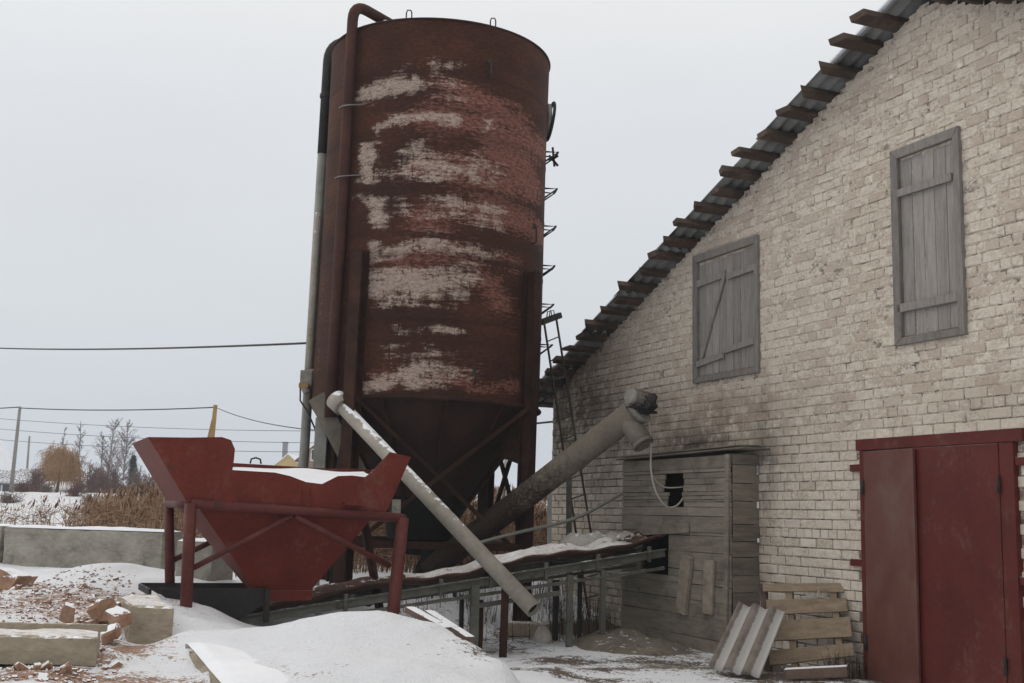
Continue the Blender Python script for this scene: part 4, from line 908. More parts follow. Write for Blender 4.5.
# ------------------------------------------------------------------ concrete blocks
def rough(m, amp=.012, step=.07):
    bm = bmesh.new(); vs_ = [bm.verts.new(p) for p in m.v]
    for f in m.f: bm.faces.new([vs_[i] for i in f])
    bm.normal_update()
    for _ in range(6):
        es = [e for e in bm.edges if e.calc_length() > step*1.5]
        if not es: break
        bmesh.ops.subdivide_edges(bm, edges=es, cuts=1, use_grid_fill=True)
    bm.normal_update()
    for v in bm.verts:
        sharp = any(len(e.link_faces) == 2 and e.calc_face_angle(0) > .6 for e in v.link_edges)
        n1 = mnoise.noise(v.co*4)+.6*mnoise.noise(v.co*11)
        v.co += v.normal*(amp*.45*n1 - (amp*(1.0+2.4*max(0, mnoise.noise(v.co*5+V((9, 0, 0))))) if sharp else 0))
    out = MB(); bm.verts.index_update(); out.add([v.co.copy() for v in bm.verts], [tuple(v.index for v in f.verts) for f in bm.faces]); bm.free(); return out
def cap(m, quad, h, nz=.02, n=14):   # lumpy snow layer over a quad
    a, b, c, d = [V(p) for p in quad]; rows = []
    for i in range(n+1):
        row = []
        for j in range(n+1):
            s_, t_ = i/n, j/n; p = a.lerp(b, s_).lerp(d.lerp(c, s_), t_)
            e = min(1, min(s_, 1-s_, t_, 1-t_)*9+.15); row.append(p+V((0, 0, h*e+nz*e*mnoise.noise(p*3.0)-.006)))
        rows.append(row)
    m.grid(rows); return m
def block(name, p0, p1, w, z0, z1, mat, label, back=(0, 1, 0), snow=.04, snowmat='snow', chip=.012):
    t_ = (V(p1)-V(p0)); t_.z = 0; n = V((-t_.y, t_.x, 0)).normalized()
    if n.y < 0: n = -n
    p0 = V((p0[0], p0[1], 0)); p1 = V((p1[0], p1[1], 0)); c = (p0+p1)/2
    e = empty(name, c+V((0, 0, z0)), label, 'concrete block')
    nx_, nz2 = 30, 10; rows = []
    m = MB(); up = V((0, 0, 1))
    m.hexa([p0+up*z0, p1+up*z0, p1+n*w+up*z0, p0+n*w+up*z0, p0+up*z1, p1+up*z1, p1+n*w+up*z1, p0+n*w+up*z1])
    o = rough(m).build('body', mat, e)
    if snow:
        m = MB(); t2 = t_.normalized()*.01; cap(m, [p0+up*z1+n*.012+t2, p1+up*z1+n*.012-t2, p1+n*(w-.01)+up*z1-t2, p0+n*(w-.01)+up*z1+t2], snow); m.build('snow_cap', M[snowmat], e)
    return e
a, b = at(4, 527, 16.1), at(163, 532, 15.1); zt = (a.z+b.z)/2
block('concrete_block', a, b, .4, zt-.58, zt, M['concrete'], 'long grey concrete block with snow on top, left of the red hopper')
block('concrete_block', at(-190, 521, 17.2), at(1.5, 527, 16.12), .4, zt-.56, zt+.01, M['concrete'], 'grey concrete block cut by the left picture edge, end to end with the long one')
block('concrete_block', a+V((-2.2, .05, 0)), a+V((.9, -.12, 0)), .45, zt-1.2, zt-.59, M['concrete_tan'], 'brownish concrete block in the lower course under the long block', snow=0)
a, b = at(176, 542, 14.0), at(213, 543, 13.9)
block('concrete_block', a, b, .6, .3, at(180, 541, 14).z, M['concrete'], 'grey concrete block standing behind the left legs of the hopper')
a, b = at(129, 606, 10.1), at(175, 608, 10.0); dr = (at(118, 590, 11.4)-a)
e = empty('concrete_block', a, 'short tan concrete block end under dirty snow, left of the hopper', 'concrete block')
m = MB(); za = a.z; bk2 = V((-.48, 1.15, 0)); h_ = .45
m.hexa([V((a.x, a.y, za-h_)), V((b.x, b.y, za-h_)), V((b.x, b.y, za-h_))+bk2, V((a.x, a.y, za-h_))+bk2, V((a.x, a.y, za)), V((b.x, b.y, za)), V((b.x, b.y, za))+bk2, V((a.x, a.y, za))+bk2])
rough(m).build('body', M['concrete_tan'], e)
m = MB(); cap(m, [V((a.x+.02, a.y+.05, za)), V((b.x-.02, b.y+.05, za)), V((b.x-.02, b.y, za))+bk2*.97, V((a.x+.02, a.y, za))+bk2*.97], .03, .05); m.build('snow_cap', M['snow_dirty'], e)
# long front beam with a ledge
a, b = at(-120, 633, 8.35), at(99, 634, 8.35); e = empty('concrete_beam', (a+b)/2, 'weathered concrete beam with rear ledge at the lower left corner', 'concrete beam')
m = MB(); za = a.z; up = V((0, 0, 1)); n = V((0, 1, 0)); zb = at(40, 666, 8.35).z
m.hexa([V((a.x, a.y, zb)), V((b.x, b.y, zb)), V((b.x-.15, b.y+.5, zb)), V((a.x, a.y+.5, zb)), V((a.x, a.y, za)), V((b.x, b.y, za)), V((b.x-.15, b.y+.5, za)), V((a.x, a.y+.5, za))])
rough(m).build('body', M['concrete_tan'], e)
m = MB(); m.box(V(((a.x+b.x)/2-.09, a.y+.47, za+.02)), b.x-a.x-.03, .05, .05); m.build('ledge', M['concrete_tan'], e, bevel=.006)
m = MB(); cap(m, [V((a.x, a.y+.06, za)), V((b.x-.03, a.y+.06, za)), V((b.x-.15, a.y+.43, za)), V((a.x, a.y+.43, za))], .02, .03); m.build('snow_cap', M['snow_dirty'], e)
# sloping kerb holding the snow heap
p0, p1 = at(184, 643, 9.0), at(224, 690, 7.5); e = empty('kerb_block', (p0+p1)/2, 'tan concrete kerb edging the snow heap in the foreground', 'kerb')
m = MB(); rt_ = V((.10, .03, 0)); m.hexa([p0+V((0, 0, -.4)), p1+V((0, 0, -.5)), p1+rt_+V((0, 0, -.5)), p0+rt_+V((0, 0, -.4)), p0, p1, p1+rt_+V((0, 0, .02)), p0+rt_+V((0, 0, .02))]); rough(m, .02).build('body', M['concrete_tan'], e)
m = MB(); cap(m, [p0+V((.02, 0, 0)), p0+V((.5, .1, -.05)), p1+V((.5, .1, -.05)), p1+V((.02, 0, 0))], .06, .04); m.build('snow_cap', M['snow'], e)

# ------------------------------------------------------------------ brick rubble
def chunk(seed, sx, sy, sz):
    r = random.Random(seed); m = MB(); c = []
    for z in (-1, 1):
        for (x, y) in ((-1, -1), (1, -1), (1, 1), (-1, 1)):
            c.append(V((x*sx*r.uniform(.55, 1.15)/2, y*sy*r.uniform(.6, 1.1)/2, z*sz*r.uniform(.6, 1.15)/2)))
    m.hexa(c); bm = bmesh.new()
    vs_ = [bm.verts.new(p) for p in m.v]
    for f in m.f: bm.faces.new([vs_[i] for i in f])
    bmesh.ops.subdivide_edges(bm, edges=bm.edges[:], cuts=3, use_grid_fill=True); d = min(sx, sy, sz)
    for v in bm.verts: v.co += v.co.normalized()*(d*.11*mnoise.noise(v.co*(2.2/d)+V((seed, 0, 0))) - d*.10*(abs(v.co.x) > sx*.33)*(abs(v.co.z) > sz*.33))
    out = MB(); bm.verts.index_update(); out.add([v.co.copy() for v in bm.verts], [tuple(v.index for v in f.verts) for f in bm.faces]); bm.free(); return out
protos = []
for k in range(7):
    o = chunk(k, random.uniform(.12, .25), random.uniform(.09, .13), random.uniform(.05, .08)).build('broken_brick', M['brick_rubble'])
    protos.append(o)
spots = []
def scatter(n, x0, x1, y0, y1, Y0, Y1):
    for _ in range(n):
        t_ = random.random(); x = random.uniform(x0, x1); P = at(x, 500, Y0+(Y1-Y0)*t_)
        spots.append((P.x, P.y))
scatter(26, -20, 125, 0, 0, 9.3, 13.5); scatter(16, 98, 128, 0, 0, 8.2, 10.4); scatter(14, -20, 95, 0, 0, 7.6, 8.15); scatter(8, 0, 30, 0, 0, 12, 14.0); scatter(10, 90, 130, 0, 0, 10, 11)
for i, (x, y) in enumerate(spots):
    o = protos[i] if i < len(protos) else protos[i % len(protos)].copy()
    if i >= len(protos): COL.objects.link(o)
    o.location = (x, y, gz(x, y)+random.uniform(-.035, .012)); o.rotation_euler = (random.gauss(0, .5), random.gauss(0, .5), random.uniform(0, 6.3))
    s_ = random.uniform(.3, .8); o.scale = (s_, s_, s_)
    tag(o, 'broken red brick lying in the snow dusted rubble heap', 'brick', 'broken bricks in the rubble heap')
for (x, y, Y, sx, sy, sz, lab) in ((104, 611, 10.4, .22, .2, .22, 'big orange brick lump beside the short tan concrete block'), (12, 582, 13.4, .42, .4, .3, 'large snow capped rubble lump by the left picture edge'), (112, 632, 9.4, .26, .12, .10, 'slanted half brick between front beam and short block'), (118, 618, 9.9, .2, .14, .14, 'reddish brick piece leaning on the short tan block'), (68, 612, 10.2, .13, .11, .16, 'upright brick fragment in the middle of the rubble heap')):
    P = at(x, y, Y); m = chunk(hash(lab) % 99 if False else int(x), sx, sy, sz); o = m.build('brick_lump', M['brick_rubble']); o.location = P; o.rotation_euler = (.3, .2, x*.1); tag(o, lab, 'brick')
m = MB(); r = random.Random(3)
for _ in range(1500):
    x = r.gauss(60, 45); Y = r.uniform(7.6, 14); P = at(x, 500, Y)
    if x > 140: continue
    z = gz(P.x, P.y) if _ % 1 == 0 else 0; s_ = r.uniform(.006, .026); c = V((P.x, P.y, z+s_*.2))
    A_ = Matrix.Rotation(r.uniform(0, 6), 3, 'Z') @ Matrix.Rotation(r.gauss(0, .6), 3, 'X')
    m.box(c, s_*r.uniform(.8, 1.8), s_*r.uniform(.6, 1.1), s_*r.uniform(.5, 1.0), (A_ @ V((1, 0, 0)), A_ @ V((0, 1, 0)), A_ @ V((0, 0, 1))))
tag(m.build('brick_crumbs', M['brick_rubble']), 'brick crumbs strewn over the rubble heap', kind='stuff')

# ------------------------------------------------------------------ timber, pallet, slate, sand by the barn
for (p, q, w, h, lab) in (((409, 609, 10.6), (447, 630, 10.3), .11, .05, 'short snowy board sticking out behind the snow heap'), ((428, 613, 10.9), (470, 640, 10.5), .10, .06, 'brown timber with snow, sloping down from the snow heap')):
    a, b = at(*p), at(*q); m = MB(); m.bar(a, b, w, h); tag(m.build('timber', M['wood_plank'], loc=a, bevel=.006), lab, 'timber')
a = at(524, 634, 15.1); m = MB(); m.box(V((a.x, a.y-.25, gz(a.x, a.y)+.06)), .5, .35, .16); tag(m.build('footing_slab', M['concrete_tan'], loc=a, bevel=.015), 'low tan slab at the foot of the right silo leg', 'slab')
a = at(543, 640, 14.2); m = MB(); rws = [[V((a.x, a.y, gz(a.x, a.y)+.06))+V((math.cos(t_)*math.cos(f)*.11, math.sin(t_)*math.cos(f)*.1, math.sin(f)*.13))*(1+.25*mnoise.noise(V((t_, f*2, 3)))) for t_ in np.linspace(0, 2*math.pi, 17)] for f in np.linspace(-1.5, 1.5, 9)]
m.grid(rws); tag(m.build('rag_bundle', M['tarp'], loc=a), 'small pale rag bundle beside the low slab', 'rag')

# pallet leaning on the wall
ps1, _ = wpx(851, 640, .25)
pbl, pbr, ptl, ptr = at(768, 669, 11.85), at(856, 665, 11.5), at(763, 583, 12.25), at(846, 583, 11.98)
pal = empty('pallet', (pbl+pbr)/2, 'old wooden pallet leaning against the barn wall beside the red gate', 'pallet')
nl = (pbr-pbl).cross(ptl-pbl).normalized()
if nl.y > 0: nl = -nl
def pq(s_, t_, o=0): return pbl.lerp(pbr, s_).lerp(ptl.lerp(ptr, s_), t_)+nl*o
for (t0, t1, t2, t3, s0, s1) in ((.89, .985, .99, .875, .0, .97), (.61, .79, .80, .635, .03, .985), (.305, .535, .565, .325, .0, 1.0), (.03, .20, .25, .10, .03, 1.0)):
    m = MB(); m.prism([pq(s0, t0), pq(s1, t3), pq(s1, t2), pq(s0, t1)], nl*.024); m.build('board', M['wood_pallet'], pal, bevel=.004)
for s0, o in ((-.045, 0), (.27, 0), (.80, 0)):
    m = MB(); m.prism([pq(s0, -.03, -.095), pq(s0+.075, -.03, -.095), pq(s0+.075, 1.0, -.095), pq(s0, 1.0, -.095)], nl*.093); m.build('stringer', M['wood_brown' if s0 < 0 else 'wood_pallet'], pal, bevel=.004)
m = MB(); r_ = random.Random(4)
for _ in range(14):
    c = pq(r_.uniform(.5, .8), r_.uniform(.80, .86), -.03); d = V((r_.gauss(0, 1), .1, r_.gauss(0, .25))).normalized()*.11; m.tube([c-d, c+V((0, -.02, r_.gauss(0, .03))), c+d], .007, 5)
tag(m.build('wire_scrap', M['cable_pale'], loc=pq(.65, .83)), 'tangle of pale wire scrap caught in the pallet', 'wire scrap')
m = MB(); a = at(785, 674, 11.4); m.bar(a, at(848, 671, 11.2), .14, .10); tag(m.build('timber', M['wood_plank'], loc=a, bevel=.01), 'snowy timber lying at the foot of the pallet', 'timber')
# corrugated slate sheet with snow in its valleys
bl, br, tl_, tr_ = at(710, 668, 11.65), at(758, 676, 11.3), at(740, 604, 12.05), at(784, 610, 11.75)
nrm = (br-bl).cross(tl_-bl).normalized()
if nrm.y > 0: nrm = -nrm
rws = []; sn = []
for i in range(29):
    s_ = i/28; w = math.cos(2*math.pi*(s_*2.6+.02)); row = []
    for j in range(9):
        t_ = j/8; row.append(bl.lerp(br, s_).lerp(tl_.lerp(tr_, s_), t_)+nrm*.035*w)
        sn.append((w, 0, 0))
    rws.append(row)
t = NT('snowy_slate'); p = t.attr('wave')[0]; f = t.math('ADD', p, t.math('MULTIPLY', t.math('SUBTRACT', t.noise(22, 5, .7), .5), 1.2))
c = t.mix(t.rng(f, -.1, .35, 1, 0), t.ramp(t.noise(8), [(.35, (.12, .098, .084)), (.65, (.2, .168, .145))]), (.40, .385, .37)); M['slate_snow'] = t.fin(c, .9)
mb = MB(); mb.grid(rws); tag(mb.build('slate_sheet', M['slate_snow'], loc=bl, solid=.014, attrs={'wave': np.clip(np.array(sn)*.5+.5, 0, 1)*2-1}), 'corrugated slate sheet with snow in its grooves leaning beside the pallet', 'roof sheet')
# sand heap at the foot of the lean-to
c = W((sl_+sr_)/2+.05, 0, SO+.62); rws = []
for i in range(41):
    row = []
    for j in range(41):
        x, y = -1+2*i/40, -1+2*j/40; rr = math.hypot(x, y); p = W0+D*((c-W0).dot(D)+x*1.15)+N*((c-W0).dot(N)+y*.85)
        h = .20*max(0, math.cos(min(rr*1.15, 1.0)*math.pi/2))**1.2
        p.z = gz(p.x, p.y)-.03+h*(1+.4*mnoise.noise(p*2.5))+.03*mnoise.noise(p*7)*min(1, h*9)-.05*max(0, rr-.85); row.append(p)
    rws.append(row)
mb = MB(); mb.grid(rws); tag(mb.build('sand_heap', M['sand'], loc=c), 'low heap of grey sand at the foot of the lean-to', 'sand heap')

# dry weeds round the machine legs
m = MB(); r = random.Random(5)
def weed(x, y, z, h):
    a = r.uniform(0, 6.3); l_ = V((r.gauss(0, .12), r.gauss(0, .12), 1)).normalized(); p = V((x, y, z)); w = V((math.cos(a), math.sin(a), 0))*.006
    m.add([p-w, p+w, p+l_*h], [(0, 1, 2)])
    for k in range(r.randint(1, 5)):
        q = p+l_*h*r.uniform(.3, .95); d = V((r.gauss(0, 1), r.gauss(0, 1), .9)).normalized()*h*r.uniform(.15, .35); m.add([q-w*.6, q+w*.6, q+d], [(0, 1, 2)])
for _ in range(520):
    P = at(r.uniform(395, 610), 600, r.uniform(14.2, 17.3)); weed(P.x, P.y, gz(P.x, P.y), r.uniform(.1, .45))
for _ in range(160):
    s_ = r.uniform(-5.8, sl_-.1); p = W(s_, 0, r.uniform(.05, .9)); weed(p.x, p.y, gz(p.x, p.y), r.uniform(.15, .6))
for _ in range(90):
    s_ = r.uniform(ps1-.1, .9); p = W(s_, 0, r.uniform(.05, .5)); weed(p.x, p.y, gz(p.x, p.y), r.uniform(.08, .3))
for _ in range(50):
    P = at(r.uniform(225, 300), 600, r.uniform(14.5, 17)); weed(P.x, P.y, gz(P.x, P.y), r.uniform(.1, .4))
tag(m.build('weeds', M['weed'], normals=False), 'dry weed stalks poking through the snow', kind='stuff')

# ------------------------------------------------------------------ reeds beyond the yard
m = MB(); r = random.Random(11); N_R = 0
XS, YS, HS = [], [], []
for _ in range(24000):
    Y = r.uniform(17.5, 34); x = r.uniform(-60, 600); P = at(x, 500, Y)
    if (P-W0).dot(D) > S0-.35 and (P-W0).dot(N) < .5: continue
    dens = 1.0
    if x < 60: dens = .06
    elif x < 120: dens = .06+.94*((x-60)/60)**1.5
    if Y < 19.5 and x < 330: dens *= .4
    if r.random() > dens: continue
    
    if x < 330 and r.random() < .25: continue
    XS.append(P.x); YS.append(Y); HS.append((.5 if x < 90 else .55+.45*min(1, (x-90)/90))*(1 if x < 330 else 1.12))
ZS = gheight(np.array(XS), np.array(YS))
for x, y, z, hs in zip(XS, YS, ZS, HS):
    h = r.uniform(.45, 1.25)*hs*(.75+.25*min(1, (y-17)/8)); lean = V((r.gauss(.04, .22), r.gauss(0, .15), 1)).normalized(); a = r.uniform(0, 3.14); w = V((math.cos(a), math.sin(a)*.4, 0))*.006
    p = V((x, y, z-.03)); q = p+lean*h
    m.add([p-w, p+w, q+w*.5, q-w*.5], [(0, 1, 2, 3)])
    for k in range(2):
        g = p+lean*h*r.uniform(.25, .85); d = V((r.gauss(0, .5), r.gauss(0, .3), r.uniform(-.2, .7))).normalized()*r.uniform(.2, .4); m.add([g-V((0, 0, .008)), g+V((0, 0, .008)), g+d], [(0, 1, 2)])
    if r.random() < .40:
        d = V((r.gauss(.3, .3), 0, 1)).normalized()*r.uniform(.08, .2); s_ = V((1, .2, 0))*r.uniform(.008, .022); m.add([q, q+d*.4-s_, q+d, q+d*.4+s_], [(0, 1, 2, 3)])
tag(m.build('reeds', M['reed'], normals=False), 'dense dry tan reeds behind the yard', kind='stuff')

# ------------------------------------------------------------------ trees, houses, poles far off
def grow(mt, mw, p, d, L, rad, depth, r, spread, droop, mn, b0=-99):
    n = 3; pts = [p]; dd = d.copy()
    for k in range(n):
        dd = (dd+V((r.gauss(0, .10), r.gauss(0, .10), -droop*(1 if depth < 3 else 0)))).normalized(); pts.append(pts[-1]+dd*L/n)
    if rad > mn*2.2 or p.z < b0+.01: mt.tube(pts, [rad*(1-.28*i/n) for i in range(n+1)], 6, False)
    else:
        for i in range(n):
            w = dd.cross(V((0, 1, 0))).normalized()*max(rad*(1-i/n*.4), mn*.5); a, b = pts[i], pts[i+1]
            mw.add([a-w, a+w, b+w*.8, b-w*.8], [(0, 1, 2, 3)])
    if depth <= 0: return
    for k in range(r.randint(3, 4)):
        t_ = r.uniform(.35, 1); i = min(int(t_*n), n-1); q = pts[i].lerp(pts[i+1], t_*n-i)
        ax2 = V((r.gauss(0, 1), r.gauss(0, 1), r.gauss(0, .3))).normalized(); nd = (dd+ax2*spread).normalized()
        grow(mt, mw, q, nd, L*r.uniform(.55, .78), rad*.55, depth-1, r, spread, droop, mn)
def tree(x, ytop, Y, label, tw, bark, seed, spread=.6, droop=-.04, trunk_frac=.35, depth=5, width=None, stems=1, ybase=None, group=None, name='bare_tree'):
    r = random.Random(seed); P = at(x, ytop, Y); b = gz(P.x, Y); h = P.z-b
    e = empty(name, (P.x, Y, b), label, 'tree', group); mt, mw = MB(), MB(); mn = .010*Y/60
    for s_ in range(stems):
        d = V((r.gauss(0, .22 if stems > 1 else .05), r.gauss(0, .2 if stems > 1 else .05), 1)).normalized()
        grow(mt, mw, V((P.x+(r.gauss(0, .15) if stems > 1 else 0), Y, b-.05)), d, h*trunk_frac, h*.022, depth, r, spread, droop, mn, b)
    # scale height to fit
    zs_ = max(v[2] for v in (mw.v or mt.v))-b; k = h/zs_
    for q in (mt, mw): q.v = [(P.x+(v[0]-P.x)*(width or k), Y+(v[1]-Y)*(width or k), b+(v[2]-b)*k) for v in q.v]
    if mt.v: mt.build('trunk', bark, e, normals=False)
    if mw.v: mw.build('crown', tw, e, normals=False)
def strand(m, pts, w0, w1):
    n = len(pts)-1
    for i in range(n):
        a_, b_ = pts[i], pts[i+1]; d = (b_-a_); x = d.cross(V((0, 1, 0)))
        if x.length < 1e-5: continue
        x.normalize(); wa = w0+(w1-w0)*i/n; wb = w0+(w1-w0)*(i+1)/n; m.add([a_-x*wa, a_+x*wa, b_+x*wb, b_-x*wb], [(0, 1, 2, 3)])
def birch(x, ytop, Y, label, seed, full=1.0, name='bare_tree'):
    r = random.Random(seed); P = at(x, ytop, Y); b = gz(P.x, Y)-.1; h = P.z-b; e = empty(name, (P.x, Y, b), label, 'tree'); mt, mw = MB(), MB()
    k = 12; stem = [V((P.x, Y, b))]; dx = 0
    for i in range(k): dx += r.gauss(0, .012)*h; stem.append(V((P.x+dx*(i/k), Y, b+h*(i+1)/k)))
    mt.tube(stem, [h*.014*(1-.85*i/k)+.012 for i in range(k+1)], 6, False); px_ = Y/F_PX*.16
    for _ in range(int(46*full)):
        t_ = r.uniform(.22, .97); i = min(int(t_*k), k-1); q = stem[i].lerp(stem[i+1], t_*k-i); a_ = r.uniform(0, 6.28); L = h*(.05+.34*(1-t_)**.7)*r.uniform(.5, 1)*full
        d = V((math.cos(a_)*.75, math.sin(a_)*.75, r.uniform(.5, 1.1))).normalized(); pts = [q]
        for s_ in range(5): d = (d+V((r.gauss(0, .12), r.gauss(0, .12), .08))).normalized(); pts.append(pts[-1]+d*L/5)
        strand(mw, pts, px_*1.3, px_*.6)
        for _2 in range(9):
            j_ = r.randint(1, 5); q2 = pts[j_]; d2 = (d+V((r.gauss(0, .6), r.gauss(0, .6), r.gauss(.1, .3)))).normalized(); l2 = L*r.uniform(.15, .4); p2 = [q2, q2+d2*l2*.5, q2+d2*l2+V((r.gauss(0, .05), 0, -.03*l2))]
            strand(mw, p2, px_*.7, px_*.4)
            for _3 in range(2):
                d3 = (d2+V((r.gauss(0, .7), r.gauss(0, .5), r.gauss(0, .4)))).normalized(); strand(mw, [p2[1], p2[1]+d3*l2*.6], px_*.5, px_*.3)
    mt.build('trunk', M['bark_pale'], e, normals=False); mw.build('crown', M['twig'], e, normals=False)
def bush(x, ytop, Y, wpx_, label, seed, mat, n=130, name='shrub', trunk=False, hang=0.0):
    r = random.Random(seed); P = at(x, ytop, Y); b = gz(P.x, Y)-.1; h = P.z-b; hw = wpx_/2*Y/F_PX; e = empty(name, (P.x, Y, b), label, 'tree'); mt, mw = MB(), MB(); px_ = Y/F_PX*.2
    if trunk:
        c0 = V((P.x, Y, b+h*.36)); mt.tube([V((P.x-.05, Y, b)), V((P.x+.03, Y, b+h*.2)), c0], [h*.035, h*.028, h*.022], 7, False)
        for _ in range(7): a_ = r.uniform(0, 6.28); mt.tube([c0, c0+V((math.cos(a_)*hw*.35, math.sin(a_)*hw*.35, h*.3))], [h*.014, h*.006], 5, False)
        mt.build('trunk', M['bark'], e, normals=False)
    for _ in range(n):
        a_ = r.uniform(0, 6.28); t_ = r.random()**.6; el_ = r.uniform(.1, 1.35)
        tip = V((P.x+math.cos(a_)*math.cos(el_)*hw*t_, Y+math.sin(a_)*math.cos(el_)*hw*t_, b+h*((.36 if trunk else .03)+(.64 if trunk else .97)*math.sin(el_)*(.55+.45*t_)*r.uniform(.8, 1.0))))
        o = V((P.x+r.gauss(0, hw*.15), Y+r.gauss(0, hw*.15), b+(h*.36 if trunk else 0))); mid_ = o.lerp(tip, .5)+V((0, 0, h*.08)); pts = [o.lerp(mid_, k/3) for k in range(3)]+[mid_.lerp(tip, k/3) for k in range(4)]
        strand(mw, pts, px_*1.1, px_*.5); d = (tip-mid_)
        for _2 in range(10 if hang else 8):
            q = pts[r.randint(2, 6)]; d2 = (d.normalized()*.5+V((r.gauss(0, .6), r.gauss(0, .5), r.gauss(.2-hang*.5, .5)))).normalized(); l2 = h*r.uniform(.08, .2); p2 = [q, q+d2*l2*.5, q+d2*l2-V((0, 0, hang*l2*.8))]
            if hang: p2.append(p2[-1]-V((0, 0, hang*l2)))
            strand(mw, p2, px_*.8, px_*.4)
            d3 = (d2+V((r.gauss(0, .7), r.gauss(0, .5), r.gauss(0, .4)))).normalized(); strand(mw, [p2[1], p2[1]+d3*l2*.5-V((0, 0, hang*l2*.4))], px_*.6, px_*.35)
    mw.build('crown', mat, e, normals=False)
bush(61, 441, 78, 52, 'orange brown willow with dense drooping twigs, left in the background', 2, M['willow'], 230, 'willow_tree', True, .7)
birch(112, 419, 105, 'tall bare pale tree right of the willow, its crown spreading', 3, 1.1)
birch(127, 423, 100, 'bare pale tree just left of the hopper lip', 4, 1.1)
birch(84, 421, 108, 'slender bare tree rising behind the right side of the willow', 5, .7)
birch(66, 427, 112, 'thin bare sapling directly behind the willow crown', 6, .55)
birch(104, 431, 110, 'thin upright bare tree between the two pale trees', 12, .6)
for i, (x, y, Y, w_2, lab) in enumerate([(114, 456, 80, 34, 'wide red brown shrub under the pale trees'), (94, 459, 82, 26, 'red brown shrub left of the wide one'), (138, 464, 76, 24, 'dark shrub beside the hopper lip'), (38, 463, 74, 32, 'grey brown shrub left of the willow'), (22, 480, 60, 26, 'low reddish shrub by the leaning pole'), (46, 482, 60, 30, 'low brown shrub before the willow'), (76, 484, 56, 30, 'low twiggy shrub right of the willow trunk'), (494, 484, 55, 14, 'small bush seen between the silo legs'), (520, 484, 60, 22, 'twiggy bush seen beside the right silo leg'), (545, 476, 60, 24, 'bush showing between silo and barn corner'), (92, 490, 48, 34, 'small twiggy bush at the edge of the reeds'), (10, 488, 50, 40, 'low grassy bush at the left picture edge'), (80, 466, 84, 30, 'dark twiggy shrub right behind the willow trunk'), (104, 464, 78, 40, 'broad dark shrub at the foot of the two pale trees'), (150, 470, 70, 36, 'brown shrub half hidden by the hopper lip')]):
    bush(x, y, Y, w_2, lab, 20+i, M['twig_red'] if i % 3 != 2 else M['twig'], 90)
# young fir
P = at(134, 455, 95); b = gz(P.x, 95); e = empty('fir_tree', (P.x, 95, b), 'small dark fir beside the bare pale trees', 'tree'); h = P.z-b; m = MB(); m.tube([V((P.x, 95, b)), V((P.x, 95, b+h))], [.12, .02], 6); m.build('trunk', M['bark'], e)
m = MB(); r = random.Random(8)
for _ in range(1400):
    t_ = r.random()**.8; a = r.uniform(0, 6.28); rr = (1-t_)*h*.24*r.uniform(.3, 1); c = V((P.x+math.cos(a)*rr, 95+math.sin(a)*rr, b+.3+t_*(h-.3)-rr*.3)); d = V((math.cos(a), math.sin(a), -.35))*.28; w = V((-math.sin(a), math.cos(a), 0))*.09; m.add([c-w, c+w, c+d], [(0, 1, 2)])
m.build('crown', M['fir'], e, normals=False)

def house(name, xc, Y, w, l, zwall, zr, wall, roof, label, gable_front=True, chimney=None, windows=(), overhang=.25, yaw=0, base=None):
    P = at(xc, 480, Y); b = gz(P.x, Y)-.2 if base is None else base; e = empty(name, (P.x, Y, b), label, 'house')
    def T(x, y, z):
        c, s_ = math.cos(yaw), math.sin(yaw); return V((P.x+x*c-y*s_, Y+x*s_+y*c, z))
    m = MB(); hw = w/2
    if gable_front: m.prism([T(-hw, 0, b), T(hw, 0, b), T(hw, 0, zwall), T(0, 0, zr), T(-hw, 0, zwall)], T(0, l, 0)-T(0, 0, 0))
    else: m.prism([T(-hw, 0, b), T(-hw, l, b), T(-hw, l, zwall), T(-hw, l/2, zr), T(-hw, 0, zwall)], T(w, 0, 0)-T(0, 0, 0))
    wl = m.build('wall', wall, e); m = MB(); o = overhang
    for s_ in (-1, 1):
        if gable_front:
            sl = (zr-zwall)/hw; m.prism([T(0, -o, zr+.02), T(s_*(hw+o), -o, zwall-sl*o+.02), T(s_*(hw+o), -o, zwall-sl*o+.14), T(0, -o, zr+.16)], T(0, l+2*o, 0)-T(0, 0, 0))
        else:
            sl = (zr-zwall)/(l/2); y0 = l/2+s_*(l/2+o); m.prism([T(-hw-o, l/2, zr+.02), T(-hw-o, y0, zwall-sl*o+.02), T(-hw-o, y0, zwall-sl*o+.14), T(-hw-o, l/2, zr+.16)], T(w+2*o, 0, 0)-T(0, 0, 0))
    rf = m.build('roof', roof, e)
    if chimney: m = MB(); m.box(T(chimney[0], chimney[1], zr+chimney[2]/2-.2), .6, .6, chimney[2]+.4); m.box(T(chimney[0], chimney[1], zr+chimney[2]+.08), .8, .8, .12); m.build('chimney', M['house_grey'], rf)
    for (x, z, ww, hh) in windows:
        m = MB(); m.box(T(x, -.01, z), ww+.25, .06, hh+.25); f = m.build('window', M['house_white'], e); m = MB(); m.box(T(x, -.045, z), ww, .03, hh); m.build('pane', M['glass'], f)
z_ = lambda y, Y, x=60: at(x, y, Y).z
house('house', 287, 150, 3.4, 8, z_(466, 150, 287), z_(454.5, 150, 287), M['house_yellow'], M['roof_snow'], 'small yellow gabled house with snowy roof beyond the hopper', True, (-1.0, 3, 1.6), ())
house('house', 321, 110, 4.4, 7, z_(460, 110, 321), z_(440, 110, 321), M['house_brown'], M['roof_tile'], 'brown gabled house glimpsed between the grey pipes beside the silo', True, None, ((-.6, z_(455, 110, 321), .7, .9),))
house('house', -8, 88, 4.6, 6, z_(484, 88, 0), z_(471, 88, 0), M['house_grey'], M['roof_dark'], 'grey house with dark snowy roof at the left picture edge', False, None, ((1.2, z_(487, 88, 0), .7, .7),))
